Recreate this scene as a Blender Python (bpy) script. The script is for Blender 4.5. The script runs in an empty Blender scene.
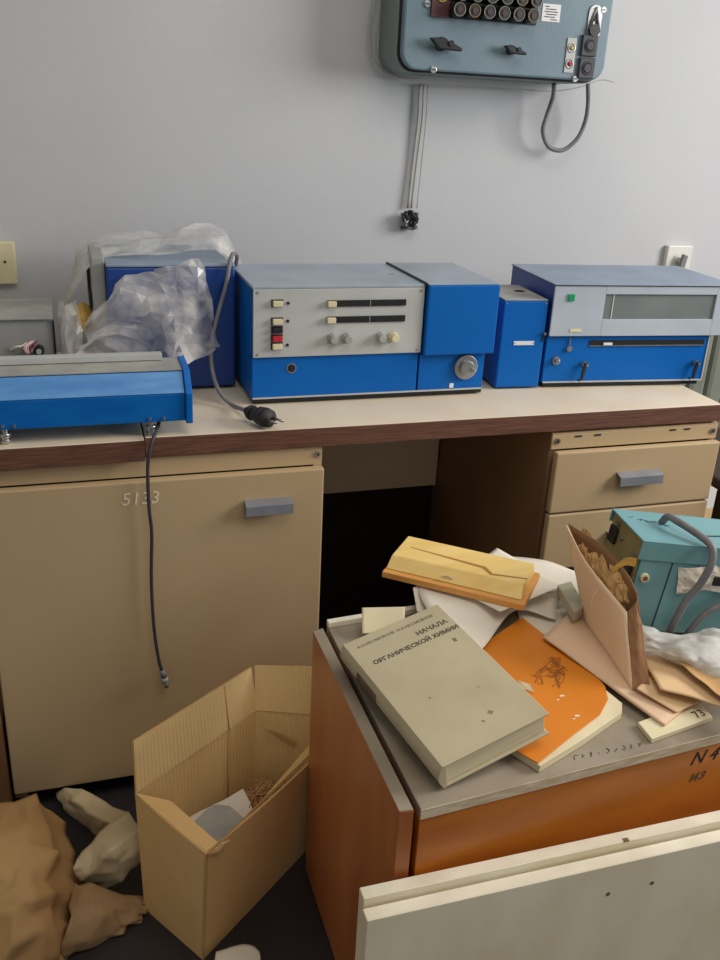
import bpy, bmesh, math, random
from mathutils import Vector, Matrix, noise
random.seed(7)
SC = bpy.context.scene
COL = SC.collection
R = math.radians

# ------------------------------------------------------------------ camera
F_PX = 903.0
CAM = Vector((0, 0, 1.30))
def cam_axes(p, y, r):
    p, y, r = R(p), R(y), R(r)
    f = Vector((math.sin(y), math.cos(y), 0)); rt = Vector((math.cos(y), -math.sin(y), 0))
    fw = f*math.cos(p) + Vector((0, 0, -math.sin(p))); up = f*math.sin(p) + Vector((0, 0, math.cos(p)))
    return rt*math.cos(r) + up*math.sin(r), up*math.cos(r) - rt*math.sin(r), fw
CX, CU, CF = cam_axes(22.6, 18.5, 2.95)
cd = bpy.data.cameras.new('camera'); cam = bpy.data.objects.new('camera', cd); COL.objects.link(cam)
cd.sensor_fit = 'VERTICAL'; cd.sensor_height = 36; cd.lens = F_PX/960*36; cd.clip_start = .02
mw = Matrix((CX, CU, -CF)).transposed().to_4x4(); mw.translation = CAM
cam.matrix_world = mw
SC.camera = cam

# ------------------------------------------------------------------ light
world = bpy.data.worlds.new('world'); SC.world = world; world.use_nodes = True
bg = world.node_tree.nodes['Background']
bg.inputs[0].default_value = (.86, .93, 1.0, 1); bg.inputs[1].default_value = .33
def area(name, loc, target, sx, sy, power, color):
    l = bpy.data.lights.new(name, 'AREA'); l.shape = 'RECTANGLE'; l.size = sx; l.size_y = sy
    l.energy = power; l.color = color
    o = bpy.data.objects.new(name, l); COL.objects.link(o); o.location = loc
    o.rotation_euler = (Vector(target)-Vector(loc)).to_track_quat('-Z', 'Y').to_euler()
    return o
area('window_daylight', (2.72, .64, 1.72), (0, .70, .85), 1.35, .9, 58, (1.0, .98, .95))
area('overhead_fill', (.75, .35, 2.72), (.75, .5, 0), 1.5, 1.1, 17, (1.0, .88, .72))  # added warm fill from above to lift level surfaces, no fitting behind it
SC.view_settings.view_transform = 'Standard'; SC.view_settings.look = 'None'
SC.view_settings.gamma = 1; SC.view_settings.use_curve_mapping = False
SC.view_settings.exposure = 0.0

# ------------------------------------------------------------------ helpers
def W(px, py, x=None, y=None, z=None):
    """the place where a line of sight meets a plane of the room"""
    d = CX*(px-360) - CU*(py-480) + CF*F_PX
    if x is not None: t = (x-CAM.x)/d.x
    elif y is not None: t = (y-CAM.y)/d.y
    else: t = (z-CAM.z)/d.z
    return CAM + d*t

def lin(c):
    return tuple((v/12.92 if v <= .04045 else ((v+.055)/1.055)**2.4) for v in (x/255 for x in c)) + (1,)

MATS = {}
def mat(name, c1, c2=None, rough=.6, metal=0, scale=8, bump=0, bscale=60, detail=4, stretch=None, spec=.5, lo=.35, hi=.65, wave=None):
    m = bpy.data.materials.new(name); m.use_nodes = True; MATS[name] = m
    nt = m.node_tree; n = nt.nodes; l = nt.links; b = n['Principled BSDF']
    b.inputs['Roughness'].default_value = rough; b.inputs['Metallic'].default_value = metal
    b.inputs['Specular IOR Level'].default_value = spec
    tc = n.new('ShaderNodeTexCoord'); mp = n.new('ShaderNodeMapping'); l.new(tc.outputs['Object'], mp.inputs[0])
    if stretch: mp.inputs['Scale'].default_value = stretch
    if c2 is None: b.inputs['Base Color'].default_value = lin(c1)
    else:
        t = n.new('ShaderNodeTexNoise'); t.inputs['Scale'].default_value = scale; t.inputs['Detail'].default_value = detail
        l.new(mp.outputs[0], t.inputs['Vector'])
        r = n.new('ShaderNodeMapRange'); r.inputs[1].default_value = lo; r.inputs[2].default_value = hi
        l.new(t.outputs[0], r.inputs[0])
        x = n.new('ShaderNodeMix'); x.data_type = 'RGBA'
        x.inputs[6].default_value = lin(c1); x.inputs[7].default_value = lin(c2)
        l.new(r.outputs[0], x.inputs[0]); l.new(x.outputs[2], b.inputs['Base Color'])
    if bump:
        t2 = n.new('ShaderNodeTexNoise'); t2.inputs['Scale'].default_value = bscale; t2.inputs['Detail'].default_value = 5
        l.new(mp.outputs[0], t2.inputs['Vector'])
        src = t2.outputs[0]
        if wave:
            wv = n.new('ShaderNodeTexWave'); wv.inputs['Scale'].default_value = wave; wv.bands_direction = 'X'
            l.new(tc.outputs['UV'], wv.inputs['Vector']); src = wv.outputs[1]
        bp = n.new('ShaderNodeBump'); bp.inputs['Strength'].default_value = bump; bp.inputs['Distance'].default_value = .004
        l.new(src, bp.inputs['Height']); l.new(bp.outputs[0], b.inputs['Normal'])
    return m

mat('wall_paint', (197, 198, 200), (189, 190, 193), .85, scale=1.6, bump=.12, bscale=40)
mat('ceiling_paint', (225, 224, 220), rough=.9)
mat('side_wall_paint', (196, 190, 178), rough=.9)
mat('floor_linoleum', (46, 40, 42), (32, 28, 29), .55, scale=5, bump=.1)
mat('worktop_laminate', (232, 218, 194), (220, 202, 174), .5, scale=6, lo=.3, hi=.75)
mat('worktop_edge', (116, 76, 58), (84, 53, 41), .5, scale=9, stretch=(2, 14, 60), bump=.2, bscale=12)
mat('beige_steel', (188, 163, 126), (180, 154, 117), .48, scale=2.5, lo=.3, hi=.75)
mat('beige_steel_edge', (206, 192, 164), rough=.5)
mat('modesty_panel', (240, 224, 194), (228, 210, 180), .5, scale=3)
mat('pedestal_side', (134, 104, 76), (122, 92, 66), .6, scale=4)
mat('knee_shade', (40, 26, 18), (28, 18, 12), .6, scale=5)
mat('handle_grey', (150, 153, 162), (138, 141, 150), .3, .45, scale=20)
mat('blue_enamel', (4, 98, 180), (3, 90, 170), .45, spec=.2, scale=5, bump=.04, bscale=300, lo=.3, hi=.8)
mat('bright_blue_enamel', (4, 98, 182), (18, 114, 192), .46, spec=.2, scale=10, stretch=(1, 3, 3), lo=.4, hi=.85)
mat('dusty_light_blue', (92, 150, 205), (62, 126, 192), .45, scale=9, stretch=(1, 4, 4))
mat('deep_blue_enamel', (18, 62, 138), (14, 54, 124), .4, scale=5)
mat('grey_hammered', (162, 174, 186), (150, 162, 174), .4, scale=14, bump=.1, bscale=400)
mat('grey_blue_hammered', (140, 156, 176), (128, 144, 164), .4, scale=14, bump=.1, bscale=400)
mat('panel_grey', (186, 188, 186), (176, 178, 176), .5, scale=10)
mat('panel_grey_blue', (178, 188, 198), (168, 178, 190), .5, scale=10)
mat('dusty_grey', (172, 170, 160), (146, 146, 144), .6, scale=16)
mat('steel', (190, 190, 190), (160, 160, 160), .32, .85, scale=20)
mat('black_plastic', (26, 26, 28), rough=.45)
mat('black_rubber', (34, 33, 34), (44, 42, 42), .65, scale=20)
mat('cream_plastic', (226, 216, 178), (216, 204, 164), .45, scale=14)
mat('white_plastic', (226, 224, 216), (216, 214, 206), .45, scale=14)
mat('red_plastic', (190, 36, 48), rough=.4)
mat('green_plastic', (20, 150, 96), rough=.35)
mat('maroon_bakelite', (96, 52, 58), (82, 42, 48), .5, scale=14)
mat('knob_grey', (170, 174, 168), (150, 154, 150), .45, scale=30)
mat('glass_dark', (126, 132, 132), (108, 116, 116), .18, scale=6)
mat('box_enamel', (112, 134, 144), (102, 124, 136), .42, scale=7, bump=.08, bscale=200)
mat('box_side', (122, 134, 132), (112, 124, 122), .5, scale=7)
mat('cable_grey', (126, 124, 126), (110, 108, 110), .55, scale=30)
mat('cable_dark', (52, 52, 60), rough=.55)
mat('label_white', (222, 222, 224), rough=.5)
mat('ink', (36, 30, 32), rough=.7)
mat('ink_faded', (82, 72, 60), rough=.8)
mat('ink_blue', (30, 86, 130), rough=.8)
mat('chalk', (226, 212, 184), rough=.9)
mat('wood_lacquer', (160, 84, 34), (140, 68, 24), .34, scale=4, stretch=(1.2, 1.2, 5), bump=.05, bscale=30)
mat('wood_front_lacquer', (196, 116, 36), (172, 94, 24), .34, scale=3, stretch=(1.5, 1.5, 7))
mat('wood_side_lacquer', (192, 120, 70), (172, 98, 54), .33, scale=4, stretch=(3, 3, .7))
mat('raw_board_edge', (218, 200, 172), (190, 168, 136), .75, scale=30, stretch=(1, 4, 8))
mat('dusty_board', (152, 140, 122), (128, 115, 96), .75, scale=9)
mat('white_lacquer_board', (236, 222, 190), (252, 244, 222), .42, scale=6, stretch=(1,1,.5), lo=.45, hi=.7)
mat('white_lacquer_edge', (232, 224, 204), (214, 204, 182), .45, scale=12)
mat('bare_chip', (120, 84, 54), rough=.8)
mat('book_cloth', (196, 184, 152), (184, 170, 138), .75, scale=9, bump=.12, bscale=500)
mat('book_pages', (226, 212, 176), (206, 190, 152), .85, scale=6, stretch=(2, 2, 160))
mat('book_label', (92, 72, 58), (120, 98, 78), .7, scale=40)
mat('orange_cover', (216, 128, 20), (206, 116, 14), .55, scale=9, lo=.4, hi=.8)
mat('paper_white', (232, 224, 208), (222, 212, 194), .85, scale=5)
mat('paper_cream', (226, 214, 178), (212, 198, 160), .85, scale=6)
mat('card_tan', (226, 192, 146), (214, 178, 132), .8, scale=5, bump=.08)
mat('card_pink_tan', (226, 194, 162), (216, 182, 148), .8, scale=5, bump=.08)
mat('envelope_outer', (242, 216, 186), (234, 206, 174), .8, scale=6, bump=.08)
mat('envelope_inner', (142, 102, 66), (126, 88, 54), .85, scale=8)
mat('kraft', (196, 156, 104), (182, 140, 90), .8, scale=4, bump=.35, bscale=22)
mat('kraft_dull', (170, 136, 96), (150, 118, 82), .8, scale=5, bump=.35, bscale=24)
mat('wrap_paper', (208, 190, 152), (192, 172, 134), .8, scale=5, bump=.25, bscale=22)
mat('shavings', (206, 160, 112), (180, 132, 86), .8, scale=30)
mat('carton', (232, 192, 130), (220, 178, 114), .8, scale=5, bump=.06, bscale=60)
mat('carton_inner', (250, 218, 158), (242, 206, 142), .8, scale=5, bump=.28, wave=11)
mat('carton_edge', (200, 160, 104), rough=.9)
mat('balsa', (246, 216, 140), (238, 200, 120), .6, scale=6, stretch=(1, 5, 5))
mat('balsa_base', (226, 166, 90), (214, 150, 76), .55, scale=6, stretch=(1, 6, 6))
mat('teal_enamel', (114, 162, 166), (104, 151, 156), .42, scale=7, bump=.05, bscale=200)
mat('olive_chassis', (158, 146, 98), (140, 128, 84), .5, .2, scale=14)
mat('grey_green_card', (186, 182, 156), (172, 168, 142), .7, scale=9)
mat('crumple_tan', (200, 160, 104), (176, 136, 84), .85, scale=14)
mat('yellow_scrap', (226, 182, 92), (210, 164, 78), .8, scale=12)
mat('dark_wood', (58, 38, 28), (44, 28, 20), .5, scale=5)
mat('radiator_paint', (132, 136, 124), (122, 126, 114), .5, scale=8)
mat('stain_grey', (140, 128, 106), rough=.9)
mat('sketch_brown', (150, 92, 34), rough=.8)
mat('slit_brown', (176, 124, 62), rough=.8)
mat('brass', (136, 116, 70), rough=.4, metal=.4)
mat('socket_ring', (132, 130, 126), rough=.4, metal=.3)
mat('maroon_dark', (64, 40, 44), rough=.5)
mat('grey_steel', (158, 158, 154), (146, 146, 142), .5, scale=8)
mat('sunlit_strip_white', (244, 242, 236), rough=.6)
mat('sunlit_strip_beige', (236, 204, 150), rough=.7)
mat('pink_wire', (220, 150, 160), rough=.5)
mat('yellow_wire', (196, 176, 92), rough=.5)
mat('white_wire', (224, 220, 210), rough=.5)
mat('thin_wire', (156, 154, 150), (176, 174, 168), .6, scale=30)
mat('window_frame_paint', (236, 234, 228), rough=.5)
def film(name, tint, white, clear, rough=.16, gloss=.35):
    m = bpy.data.materials.new(name); m.use_nodes = True; MATS[name] = m
    nt = m.node_tree; n = nt.nodes; l = nt.links; b = n['Principled BSDF']; out = n['Material Output']
    b.inputs['Base Color'].default_value = lin(white); b.inputs['Roughness'].default_value = rough
    b.inputs['Specular IOR Level'].default_value = .9
    tr = n.new('ShaderNodeBsdfTransparent'); tr.inputs[0].default_value = lin(tint)
    tl = n.new('ShaderNodeBsdfTranslucent'); tl.inputs[0].default_value = lin(white)
    m1 = n.new('ShaderNodeMixShader'); m1.inputs[0].default_value = .4
    l.new(b.outputs[0], m1.inputs[1]); l.new(tl.outputs[0], m1.inputs[2])
    lw = n.new('ShaderNodeLayerWeight'); lw.inputs[0].default_value = gloss
    mr = n.new('ShaderNodeMapRange'); mr.inputs[3].default_value = 1-clear; mr.inputs[4].default_value = min(1, 1.75*(1-clear)+.2)
    l.new(lw.outputs['Facing'], mr.inputs[0])
    tc = n.new('ShaderNodeTexCoord'); nz = n.new('ShaderNodeTexNoise'); nz.inputs['Scale'].default_value = 16; l.new(tc.outputs['Object'], nz.inputs['Vector'])
    r2 = n.new('ShaderNodeMapRange'); r2.inputs[1].default_value = .36; r2.inputs[2].default_value = .64; r2.inputs[3].default_value = .45; r2.inputs[4].default_value = 1.55
    l.new(nz.outputs[0], r2.inputs[0])
    mu = n.new('ShaderNodeMath'); mu.operation = 'MULTIPLY'; mu.use_clamp = True
    l.new(mr.outputs[0], mu.inputs[0]); l.new(r2.outputs[0], mu.inputs[1])
    m2 = n.new('ShaderNodeMixShader'); l.new(mu.outputs[0], m2.inputs[0])
    l.new(tr.outputs[0], m2.inputs[1]); l.new(m1.outputs[0], m2.inputs[2]); l.new(m2.outputs[0], out.inputs[0])
    return m
film('clear_film', (252, 252, 252), (248, 245, 240), .54, .12, .3)
film('milky_film', (240, 240, 240), (246, 246, 242), .34, .25)

class MB:
    def __init__(s): s.bm = bmesh.new(); s.mats = []
    def _mi(s, m):
        if m is None: return 0
        if m not in s.mats: s.mats.append(m)
        return s.mats.index(m)
    def _merge(s, b, m, M=None):
        if M is not None: b.transform(M)
        mi = s._mi(m)
        for f in b.faces: f.material_index = mi
        me = bpy.data.meshes.new('t'); b.to_mesh(me); b.free(); s.bm.from_mesh(me); bpy.data.meshes.remove(me)
        return s
    def box(s, x0, x1, y0, y1, z0, z1, bev=0, m=None, M=None, seg=2):
        b = bmesh.new(); bmesh.ops.create_cube(b, size=1)
        b.transform(Matrix.Translation(((x0+x1)/2, (y0+y1)/2, (z0+z1)/2)) @ Matrix.Diagonal((x1-x0, y1-y0, z1-z0, 1)))
        if bev: bmesh.ops.bevel(b, geom=b.edges[:], offset=bev, segments=seg, affect='EDGES', profile=.5)
        return s._merge(b, m, M)
    def poly(s, pts, off, bev=0, m=None):
        """a flat outline given in 3D, given thickness along off"""
        b = bmesh.new(); pts = [Vector(p) for p in pts]; off = Vector(off)
        lo = [b.verts.new(p) for p in pts]; hi = [b.verts.new(p+off) for p in pts]; n = len(pts)
        b.faces.new(lo[::-1]); b.faces.new(hi)
        for i in range(n): b.faces.new((lo[i], lo[(i+1) % n], hi[(i+1) % n], hi[i]))
        bmesh.ops.recalc_face_normals(b, faces=b.faces[:])
        if bev: bmesh.ops.bevel(b, geom=b.edges[:], offset=bev, segments=2, affect='EDGES', profile=.5)
        return s._merge(b, m)
    def cyl(s, p0, p1, r0, r1=None, n=20, m=None, bev=0):
        p0, p1 = Vector(p0), Vector(p1); d = p1-p0; r1 = r0 if r1 is None else r1
        b = bmesh.new(); bmesh.ops.create_cone(b, cap_ends=True, segments=n, radius1=r0, radius2=r1, depth=d.length)
        if bev:
            ed = [e for e in b.edges if any(len(f.verts) > 4 for f in e.link_faces)]
            bmesh.ops.bevel(b, geom=ed, offset=bev, segments=2, affect='EDGES', profile=.5)
        M = Matrix.Translation((p0+p1)/2) @ d.to_track_quat('Z', 'Y').to_matrix().to_4x4()
        return s._merge(b, m, M)
    def ring(s, p, ax, r, t, n=24, m=None):
        return s.tube([Vector(p)+v for v in circle(ax, r, n)], t, 8, m, closed=True)
    def tube(s, pts, r, n=8, m=None, sub=0, closed=False):
        pts = [Vector(p) for p in pts]
        if sub: pts = spline(pts, sub)
        b = bmesh.new(); rings = []; N = len(pts); up = None
        for i, p in enumerate(pts):
            a = pts[(i-1) % N] if (i or closed) else p; c = pts[(i+1) % N] if (i < N-1 or closed) else p
            t = (c-a).normalized()
            if up is None: up = t.orthogonal().normalized()
            up = (up - t*up.dot(t)).normalized(); q = t.cross(up)
            rr = r[i] if isinstance(r, (list, tuple)) else r
            rings.append([b.verts.new(p+up*math.cos(k*2*math.pi/n)*rr+q*math.sin(k*2*math.pi/n)*rr) for k in range(n)])
        for i in range(N if closed else N-1):
            A, B = rings[i], rings[(i+1) % N]
            for k in range(n): b.faces.new((A[k], A[(k+1) % n], B[(k+1) % n], B[k]))
        if not closed: b.faces.new(rings[0][::-1]); b.faces.new(rings[-1])
        bmesh.ops.recalc_face_normals(b, faces=b.faces[:])
        for f in b.faces: f.smooth = True
        return s._merge(b, m)
    def sheet(s, rows, sub=6, amp=0, freq=12, thick=.0008, m=None, seed=0, smooth=False, curve=True, facet=1, edge=1.0, tri=0, soft=0):
        """crumpled sheet through a coarse net of 3D control points"""
        rows = [[Vector(p) for p in r] for r in rows]
        fine = [spline(r, sub) if curve else lerpline(r, sub) for r in rows]
        cols = list(zip(*fine)); cols = [spline(list(c), sub) if curve else lerpline(list(c), sub) for c in cols]
        g = list(zip(*cols)); nu, nv = len(g[0]), len(g)
        b = bmesh.new(); vs = []
        uvl = b.loops.layers.uv.new('uv'); uv = {}
        for j in range(nv):
            row = []
            for i in range(nu):
                p = g[j][i].copy()
                if amp:
                    a = g[j][max(i-1, 0)]; c = g[j][min(i+1, nu-1)]; d = g[max(j-1, 0)][i]; e = g[min(j+1, nv-1)][i]
                    nn = (c-a).cross(e-d)
                    if nn.length > 1e-9:
                        nn.normalize(); q = p*freq+Vector((seed*3.1, seed*1.7, seed))
                        h = crease(q) if facet == 2 else crumple(q) if facet else noise.noise(q)
                        p += nn*h*amp*(edge if (i in (0, nu-1) or j in (0, nv-1)) else 1)
                v = b.verts.new(p); uv[v] = (i/(nu-1), j/(nv-1)); row.append(v)
            vs.append(row)
        if tri:
            jr = random.Random(seed)
            for v in b.verts: v.co += Vector((jr.uniform(-tri, tri), jr.uniform(-tri, tri), jr.uniform(-tri, tri)*.5))
        for j in range(nv-1):
            for i in range(nu-1):
                try: f = b.faces.new((vs[j][i], vs[j][i+1], vs[j+1][i+1], vs[j+1][i]))
                except ValueError: continue
                f.smooth = smooth
                for lp in f.loops: lp[uvl].uv = uv[lp.vert]
        if tri: bmesh.ops.triangulate(b, faces=b.faces[:])
        if soft:
            bmesh.ops.subdivide_edges(b, edges=b.edges[:], cuts=3, smooth=soft, use_grid_fill=True)
            for v in b.verts: v.co += Vector((0, 0, 1))*noise.noise(v.co*45+Vector((seed, 0, 0)))*.0012
            for f in b.faces: f.smooth = True
        if thick:
            b.normal_update(); bmesh.ops.solidify(b, geom=b.faces[:], thickness=thick)
        return s._merge(b, m)

def circle(ax, r, n):
    ax = Vector(ax).normalized(); u = ax.orthogonal().normalized(); v = ax.cross(u)
    return [u*math.cos(k*2*math.pi/n)*r+v*math.sin(k*2*math.pi/n)*r for k in range(n)]
def crumple(q):
    d, _ = noise.voronoi(q); d2, _ = noise.voronoi(q*2.3+Vector((5, 1, 2)))
    return (d[1]-d[0])*1.1 - .4 + (d2[1]-d2[0])*.4 + abs(noise.noise(q*.8))*1.0
def crease(q):
    w = q+noise.noise_vector(q*.7)*.5
    return .45-1.5*abs(noise.noise(w))-.7*abs(noise.noise(w*1.9+Vector((3, 1, 7))))+.5*noise.noise(q*.5)
def spline(p, k):
    if len(p) < 3: return lerpline(p, k)
    out = []
    for i in range(len(p)-1):
        a = p[i-1] if i else p[0]*2-p[1]; b, c = p[i], p[i+1]; d = p[i+2] if i+2 < len(p) else p[-1]*2-p[-2]
        for t in range(k):
            t /= k
            out.append(.5*((2*b)+(c-a)*t+(2*a-5*b+4*c-d)*t*t+(3*b-a-3*c+d)*t**3))
    return out+[p[-1].copy()]
def lerpline(p, k):
    out = []
    for i in range(len(p)-1):
        for t in range(k): out.append(p[i].lerp(p[i+1], t/k))
    return out+[p[-1].copy()]

OFF = {}
def thing(name, label, cat, loc=(0, 0, 0), rotz=0, group=None, local=False):
    o = bpy.data.objects.new(name, None); COL.objects.link(o); o.location = loc; o.rotation_euler = (0, 0, rotz)
    o.empty_display_size = .05
    o['label'] = label; o['category'] = cat
    if group: o['group'] = group
    OFF[o.name] = Vector((0, 0, 0)) if local else Vector(loc)
    return o
def obj(name, mb, m=None, parent=None, label=None, kind=None):
    me = bpy.data.meshes.new(name)
    off = OFF[parent.name] if parent else Vector((0, 0, 0))
    if off.length: mb.bm.transform(Matrix.Translation(-off))
    mb.bm.normal_update(); mb.bm.to_mesh(me); mb.bm.free()
    if mb.mats and m is None:
        for k in mb.mats: me.materials.append(MATS[k])
    else: me.materials.append(MATS[m])
    o = bpy.data.objects.new(name, me); COL.objects.link(o)
    if parent: o.parent = parent
    OFF[o.name] = off
    if label: o['label'] = label
    if kind: o['kind'] = kind
    return o
def single(name, mb, m, label, cat, loc, group=None):
    """a thing that is one mesh; its origin goes to loc"""
    mb.bm.transform(Matrix.Translation(-Vector(loc)))
    o = obj(name, mb, m); o.location = loc; o['label'] = label; o['category'] = cat
    if group: o['group'] = group
    OFF[o.name] = Vector(loc)
    return o
def struct(name, mb, m): return obj(name, mb, m, kind='structure')
def text(name, body, m, parent, M, size, depth=.0006, align='CENTER', label=None, shear=0, bold=0):
    cu = bpy.data.curves.new('lettering', 'FONT'); cu.body = body; cu.size = size; cu.align_x = align; cu.align_y = 'CENTER'
    cu.extrude = depth; cu.shear = shear; cu.offset = bold; cu.resolution_u = 3
    t = bpy.data.objects.new('lettering', cu); COL.objects.link(t)
    me = bpy.data.meshes.new_from_object(t.evaluated_get(bpy.context.evaluated_depsgraph_get()))
    bpy.data.objects.remove(t); bpy.data.curves.remove(cu)
    mb = MB(); mb.bm.from_mesh(me); mb.bm.transform(M); bpy.data.meshes.remove(me)
    return obj(name, mb, m, parent, label)
def frame(o, xdir, ydir):
    x = Vector(xdir).normalized(); y = Vector(ydir); y = (y-x*y.dot(x)).normalized(); z = x.cross(y)
    M = Matrix((x, y, z)).transposed().to_4x4(); M.translation = Vector(o); return M
FRONT = lambda o: frame(o, (1, 0, 0), (0, 0, 1))      # lettering on a face that looks to -Y

# ------------------------------------------------------------------ the room
YW = 2.12
XL, XR, YB, ZC = -1.35, 2.8, -1.9, 2.75
struct('floor', MB().box(XL, XR, YB, YW, -.06, 0), 'floor_linoleum')
struct('wall_back', MB().box(XL, XR, YW, YW+.1, -.06, ZC), 'wall_paint')
struct('wall_left', MB().box(XL-.1, XL, YB, YW+.1, -.06, ZC), 'side_wall_paint')
wy0, wy1, wz0, wz1 = -.6, 1.7, .95, 2.55
mb = MB()
mb.box(XR, XR+.1, YB, wy0, -.06, ZC); mb.box(XR, XR+.1, wy1, YW+.1, -.06, ZC)
mb.box(XR, XR+.1, wy0, wy1, -.06, wz0); mb.box(XR, XR+.1, wy0, wy1, wz1, ZC)
struct('wall_right', mb, 'side_wall_paint')
mb = MB()
for y in (wy0, (wy0+wy1)/2-.025, wy1-.05): mb.box(XR+.02, XR+.08, y, y+.05, wz0, wz1)
mb.box(XR+.02, XR+.08, wy0+.05, wy1-.05, wz0, wz0+.05); mb.box(XR+.02, XR+.08, wy0+.05, wy1-.05, wz1-.05, wz1)
struct('window_1', mb, 'window_frame_paint')

# ------------------------------------------------------------------ the desk: two worktops, two units
ZD = .75; YD = 1.505; TH = .036
def worktop(name, label, pts, loc):
    t = thing(name, label, 'worktop', loc)
    obj('board', MB().poly([(x, y, ZD-TH+.0005) for x, y in pts], (0, 0, TH-.0005), .0015), 'worktop_laminate', t)
    return t
xs = .107
wt = worktop('worktop', 'long worktop with brown wood-grain edge carrying the three blue instruments', [(xs+.002, YD), (1.303, YD), (1.303, 2.1), (xs+.002, 2.1)], (xs, YD, ZD))
obj('edge_band', MB().box(xs+.002, 1.3035, YD-.003, YD-.0002, ZD-TH, ZD-.0006, .0006), 'worktop_edge', wt, 'brown wood-grain edge strip')
mb = MB(); mb.box(.43, .9, 2.052, 2.066, .368, ZD-TH-.001, .001)
mp = obj('modesty_panel', mb, 'modesty_panel', wt, 'pale beige panel across the knee space')
mb = MB()
for x0, x1, dx in ((.497, .487, .012), (.517, .53, -.006)):
    mb.tube([(x0, 2.0512, .70), (x0+dx, 2.0512, .6), (x1-dx, 2.0512, .5), (x1, 2.0512, .39)], .0013, 5, sub=5)
obj('scratch', mb, 'chalk', mp)
obj('knee_shade_board', MB().box(.43, .9, 2.07, 2.085, .0, ZD-TH-.001), 'knee_shade', wt, 'very dark board added for the shade in the knee space')  # added board, its dark colour stands in for the shade under the desk
wl = worktop('worktop', 'left worktop with chipped corner under the long blue bar', [(-.95, 1.483), (xs-.001, 1.4935), (xs-.001, 2.1), (-.95, 2.1)], (-.2, 1.49, ZD))
obj('edge_band', MB().poly([(-.95, 1.480, ZD-TH-.002), (xs-.001, 1.4905, ZD-TH-.002), (xs-.001, 1.4933, ZD-TH-.002), (-.95, 1.4828, ZD-TH-.002)], (0, 0, TH+.0012), .0006), 'worktop_edge', wl, 'brown wood-grain edge strip')

# left cupboard
lc = thing('desk_cupboard', 'beige metal cupboard with one big door left of the knee space', 'cupboard', (.12, YD, 0))
mb = MB(); ztop = ZD-TH-.003
mb.box(-.172, -.154, YD+.02, 2.05, .03, ztop); mb.box(.412, .428, YD+.004, 2.05, .03, ztop)
mb.box(-.154, .412, YD+.02, 2.05, .03, .046); mb.box(-.154, .412, 2.035, 2.05, .046, ztop)
mb.box(-.154, .412, YD+.004, YD+.03, .6765, ztop)
for x in (-.16, .40):
    for y in (1.54, 2.02): mb.box(x-.012, x+.012, y-.012, y+.012, 0, .03)
obj('carcass', mb, 'beige_steel', lc)
mb = MB().cyl((.4195, YD+.0035, .697), (.4195, YD+.0005, .697), .0055, n=14, m='steel').cyl((.4195, YD+.0008, .697), (.4195, YD-.0002, .697), .0025, n=10, m='ink')
obj('screw', mb, None, lc)
dr = obj('door', MB().box(-.169, .428, YD-.016, YD+.003, .0405, .675, .003), 'beige_steel', lc)
def pull(parent, x0, x1, zc, yf):
    mb = MB()
    mb.poly([(x0, yf, zc+.013), (x0, yf-.019, zc+.007), (x0, yf-.021, zc-.012), (x0, yf-.018, zc-.012), (x0, yf-.016, zc+.003), (x0, yf, zc+.009)], (x1-x0, 0, 0), .0006)
    return obj('handle', mb, 'handle_grey', parent, 'grey-blue angled pull handle')
pull(dr, .278, .366, .611, YD-.016)
text('chalk_number', '5133', 'chalk', dr, FRONT((.094, YD-.0165, .642)), .033, .0003, shear=.15)

# right drawer unit
ru = thing('desk_drawer_unit', 'beige metal drawer unit under the right end of the worktop', 'drawer unit', (1.105, YD, 0))
x0, x1 = .906, 1.303
obj('side_panel', MB().box(x0, x0+.014, YD+.006, 2.06, 0, ztop), 'pedestal_side', ru, 'dark brown side panel facing the knee space')
mb = MB().box(x1-.014, x1, YD+.006, 2.06, 0, ztop).box(x0+.015, x1-.015, 2.045, 2.06, 0, ztop).box(x0+.015, x1-.015, YD+.03, 2.04, .385, .4)
mb.box(x0+.015, x1-.015, YD+.02, 2.04, .02, .035)
obj('carcass', mb, 'beige_steel', ru)
mb = MB().box(x0, x1, YD+.0, YD+.005, .6735, ztop-.006, .001).box(x0, x1, YD+.0, YD+.03, ztop-.0055, ztop-.003)
tr_ = obj('top_rail', mb, 'beige_steel', ru)
for x in (.965, 1.01, 1.19, 1.225): obj('slot', MB().box(x-.008, x+.008, YD-.0008, YD+.0, ztop-.0135, ztop-.010), 'ink', tr_)
for x in (x0+.012, x1-.012):
    mb = MB().cyl((x, YD-.0002, .692), (x, YD-.003, .692), .0062, n=14, m='steel').cyl((x, YD-.0028, .692), (x, YD-.0036, .692), .003, n=10, m='ink')
    obj('screw', mb, None, ru)
for z0, z1 in ((.538, .672), (.405, .534)):
    d = obj('drawer', MB().box(x0+.006, x1+.0, YD-.018, YD-.001, z0, z1, .003), 'beige_steel', ru)
    pull(d, 1.057, 1.160, (z0+z1)/2+.003, YD-.018)

# ------------------------------------------------------------------ spectrometer (the wide one)
m1 = thing('spectrometer', 'wide blue instrument with grey button panel and silver dial', 'instrument', (.3235, 1.647, ZD), local=True)
m1.scale = (1, 1, 1.02)
Wd = .498; D = .235
obj('plinth', MB().box(.004, Wd-.01, .008, D, .003, .012, .001), 'black_plastic', m1, 'black base strip')
for x in (.03, Wd-.05):
    for y in (.03, D-.03):
        obj('foot', MB().cyl((x, y, 0), (x, y, .003), .012, n=16), 'black_rubber', m1)
mb = MB().box(.0, .338, .003, D, .0125, .094, .0015).box(.0, .338, .012, D, .094, .221, .0015)
obj('case', mb, 'blue_enamel', m1)
mb = MB().box(.342, Wd-.012, .004, D, .0125, .0885, .0015)
obj('dial_case', mb, 'blue_enamel', m1)
obj('trim_strip', MB().box(.001, Wd-.014, .001, .0035, .0125, .0155), 'panel_grey', m1)
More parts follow.
